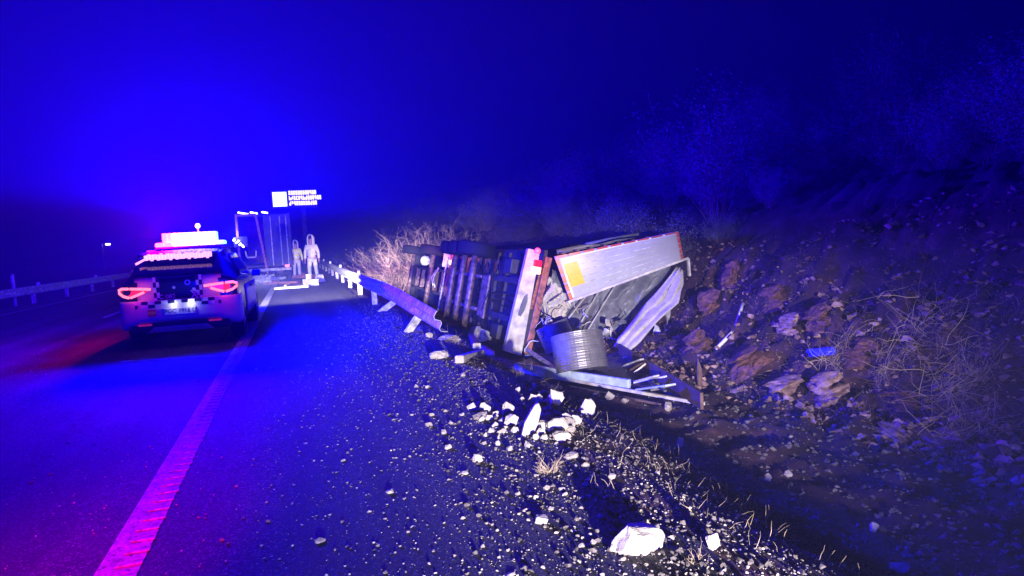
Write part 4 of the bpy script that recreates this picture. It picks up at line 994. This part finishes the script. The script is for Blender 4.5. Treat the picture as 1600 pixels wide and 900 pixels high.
# broken snow pole, dark stake and blue coil on the bank
t = thing('broken_pole', 'snapped white plastic marker pole lying on the bank', 'pole', WG(1117, 551))
for a, c in (((1116, 550), (1141, 523)), ((1147, 513), (1158, 478))):
    A, B = WG(*a), WG(*c); A.z += .06; B.z += .06; A.y -= .06; B.y -= .06; b = MB(); b.tube([A, A.lerp(B, .5)+V((.01, 0, 0)), B], [.032, .035, .026], 8); b.build('pole_piece', 'plate_white', t, True)
A, B = WG(1141, 523), WG(1147, 513); b = MB(); b.tube([A+V((0, -.05, .06)), B+V((0, -.05, .06))], .012, 6); b.build('torn_strip', 'plate_white', t)
p = WG(1095, 606); b = MB(); b.prism([p+V((-.04, 0, -.1)), p+V((.04, 0, -.1)), p+V((.05, .02, .30)), p+V((.0, .05, .48)), p+V((-.04, .02, .25))], (0, .03, 0)); o = b.build('stake', 'board_brown', None, False, .006); at_base(o, p); tag(o, 'dark pointed stake standing at the tip of the brown side board', 'stake')
A, B = WG(1264, 556), WG(1302, 553); t = thing('blue_coil', 'short ribbed blue plastic hose piece on the bank above the rocks', 'hose', (A+B)/2); d = (B-A); zc = (A-CAM).dot(F_); rr_ = 5.5*zc/FPX
A += V((-.10, -.12, rr_*1.3)); b = MB(); pts = []
for i in range(14*10+1):
    a = i/10*2*math.pi; u = i/140; pts.append(A + d*u + V((0, math.cos(a)*rr_, math.sin(a)*rr_)))
b.tube(pts, rr_*.22, 5); b.build('ribs', 'blue_plastic', t, True)
b = MB(); b.tube([A, A+d], rr_*.6, 10); b.build('sleeve', 'blue_plastic', t, True)

# ------------------------------------------------------------------ shrubs and brush
def shrub_meshes(seed, h, nst, spread, leafn, leaf=.05, up=1.0, twig=.012):
    r = random.Random(seed); st = MB(); lf = MB()
    for i in range(nst):
        a = r.uniform(0, 6.28); p = V((math.cos(a), math.sin(a), 0))*r.random()*.25*h*spread
        d = V((math.cos(a)*spread*r.random(), math.sin(a)*spread*r.random(), up)).normalized()
        pts = fibre(st, p, d, h*r.uniform(.55, 1.05), twig, .16, r, 6)
        for k in range(2, 7):
            for _ in range(2):
                d2 = (d + V((r.gauss(0, .7), r.gauss(0, .7), r.gauss(.2, .4)))).normalized()
                p2 = fibre(st, pts[k], d2, h*r.uniform(.10, .28), twig*.5, .2, r, 3)
                for q in p2[1:]:
                    for _ in range(leafn):
                        c = q+V((r.gauss(0, .04), r.gauss(0, .04), r.gauss(0, .04)))*h; u = V((r.gauss(0, 1), r.gauss(0, 1), r.gauss(0, 1))).normalized(); v = u.orthogonal().normalized(); s = leaf*r.uniform(.5, 1.2)
                        lf.add([c-u*s, c+v*s*.5, c+u*s, c-v*s*.5], [(0, 1, 2, 3)])
    return st, lf
KINDS = [(11, 2.2, 40, .55, 5, .028, 1.0, .008), (12, 1.7, 42, .9, 6, .028, .9, .007), (13, 3.0, 40, .35, 5, .030, 1.2, .008)]
KM = []
for k in KINDS:
    st, lf = shrub_meshes(*k); KM.append((st.mesh('stems', 'twig'), lf.mesh('foliage', 'leaf')))
st, lf = shrub_meshes(14, 2.3, 85, .95, 1, .02, .9, .011); KM.append((st.mesh('stems', 'dry_grass'), lf.mesh('foliage', 'dry_grass')))
SL = ['upright brush growing on the slope above the bank', 'round leafy shrub growing on the slope above the bank', 'tall feathery brush growing on the slope above the bank']
rng = random.Random(21)
def plant(kind, x, y, s, label=None, group='brush on the slope above the bank'):
    z = terrain(x, y); t = thing('shrub', label or SL[kind], 'shrub', (x, y, z-.05), rng.uniform(0, 6.28), group, world=False); t.scale = (s*rng.uniform(.9, 1.2), s*rng.uniform(.9, 1.2), s)
    put('stems', KM[kind][0], t); put('foliage', KM[kind][1], t); return t
for i in range(150):
    y = 5+75*rng.random()**1.1; x = 10.0+rng.random()**1.3*(10+y*.22)
    plant(rng.choice((0, 0, 1, 2, 2)), x, y, rng.uniform(.55, 1.25)*(.6 if y < 15 else 1))
for i in range(16):
    plant(rng.choice((0, 1)), rng.uniform(8.2, 10), rng.uniform(15, 26), rng.uniform(.4, .8))
# the bush lit by the overturned lorry's headlights
for k, (px, py, yy, s) in enumerate(((618, 418, 33.5, 1.05), (642, 412, 34.5, 1.4), (672, 408, 34.0, 1.4), (705, 402, 35.0, 1.15))):
    q = WY(px, py, yy); plant(3, q.x, yy, s, 'bare twiggy bush lit white behind the overturned tractor unit', 'lit bush behind the tractor unit')
for k in range(14):
    y = rng.uniform(34, 60); plant(rng.choice((0, 1)), rng.uniform(2.6, 7)+curve_x(y), y, rng.uniform(.35, .75), 'low shrub growing behind the guard rail in the distance', 'shrubs behind the far guard rail')
for k in range(10):
    plant(2, 8.0+k*.32+rng.uniform(-.4, .4), 23+rng.uniform(-2, 6), rng.uniform(.5, .8), 'pale feathery brush rising behind the red marker lamp', 'pale brush behind the trailer')

# ------------------------------------------------------------------ night mist
b = MB(); b.box((0, 180, 17), (600, 500, 42)); hz = b.build('haze', 'soil'); hz.data.materials.clear()
hm = bpy.data.materials.new('haze'); hm.use_nodes = True; nt = hm.node_tree; nt.nodes.clear()
ou = nt.nodes.new('ShaderNodeOutputMaterial'); pv = nt.nodes.new('ShaderNodeVolumePrincipled')
pv.inputs['Color'].default_value = (.5, .55, 1, 1); pv.inputs['Density'].default_value = .003; pv.inputs['Anisotropy'].default_value = 0
nt.links.new(pv.outputs[0], ou.inputs['Volume']); hz.data.materials.append(hm); hz.visible_shadow = True
tag(hz, 'thin night mist glowing blue around the lights', 'haze', kind='stuff')
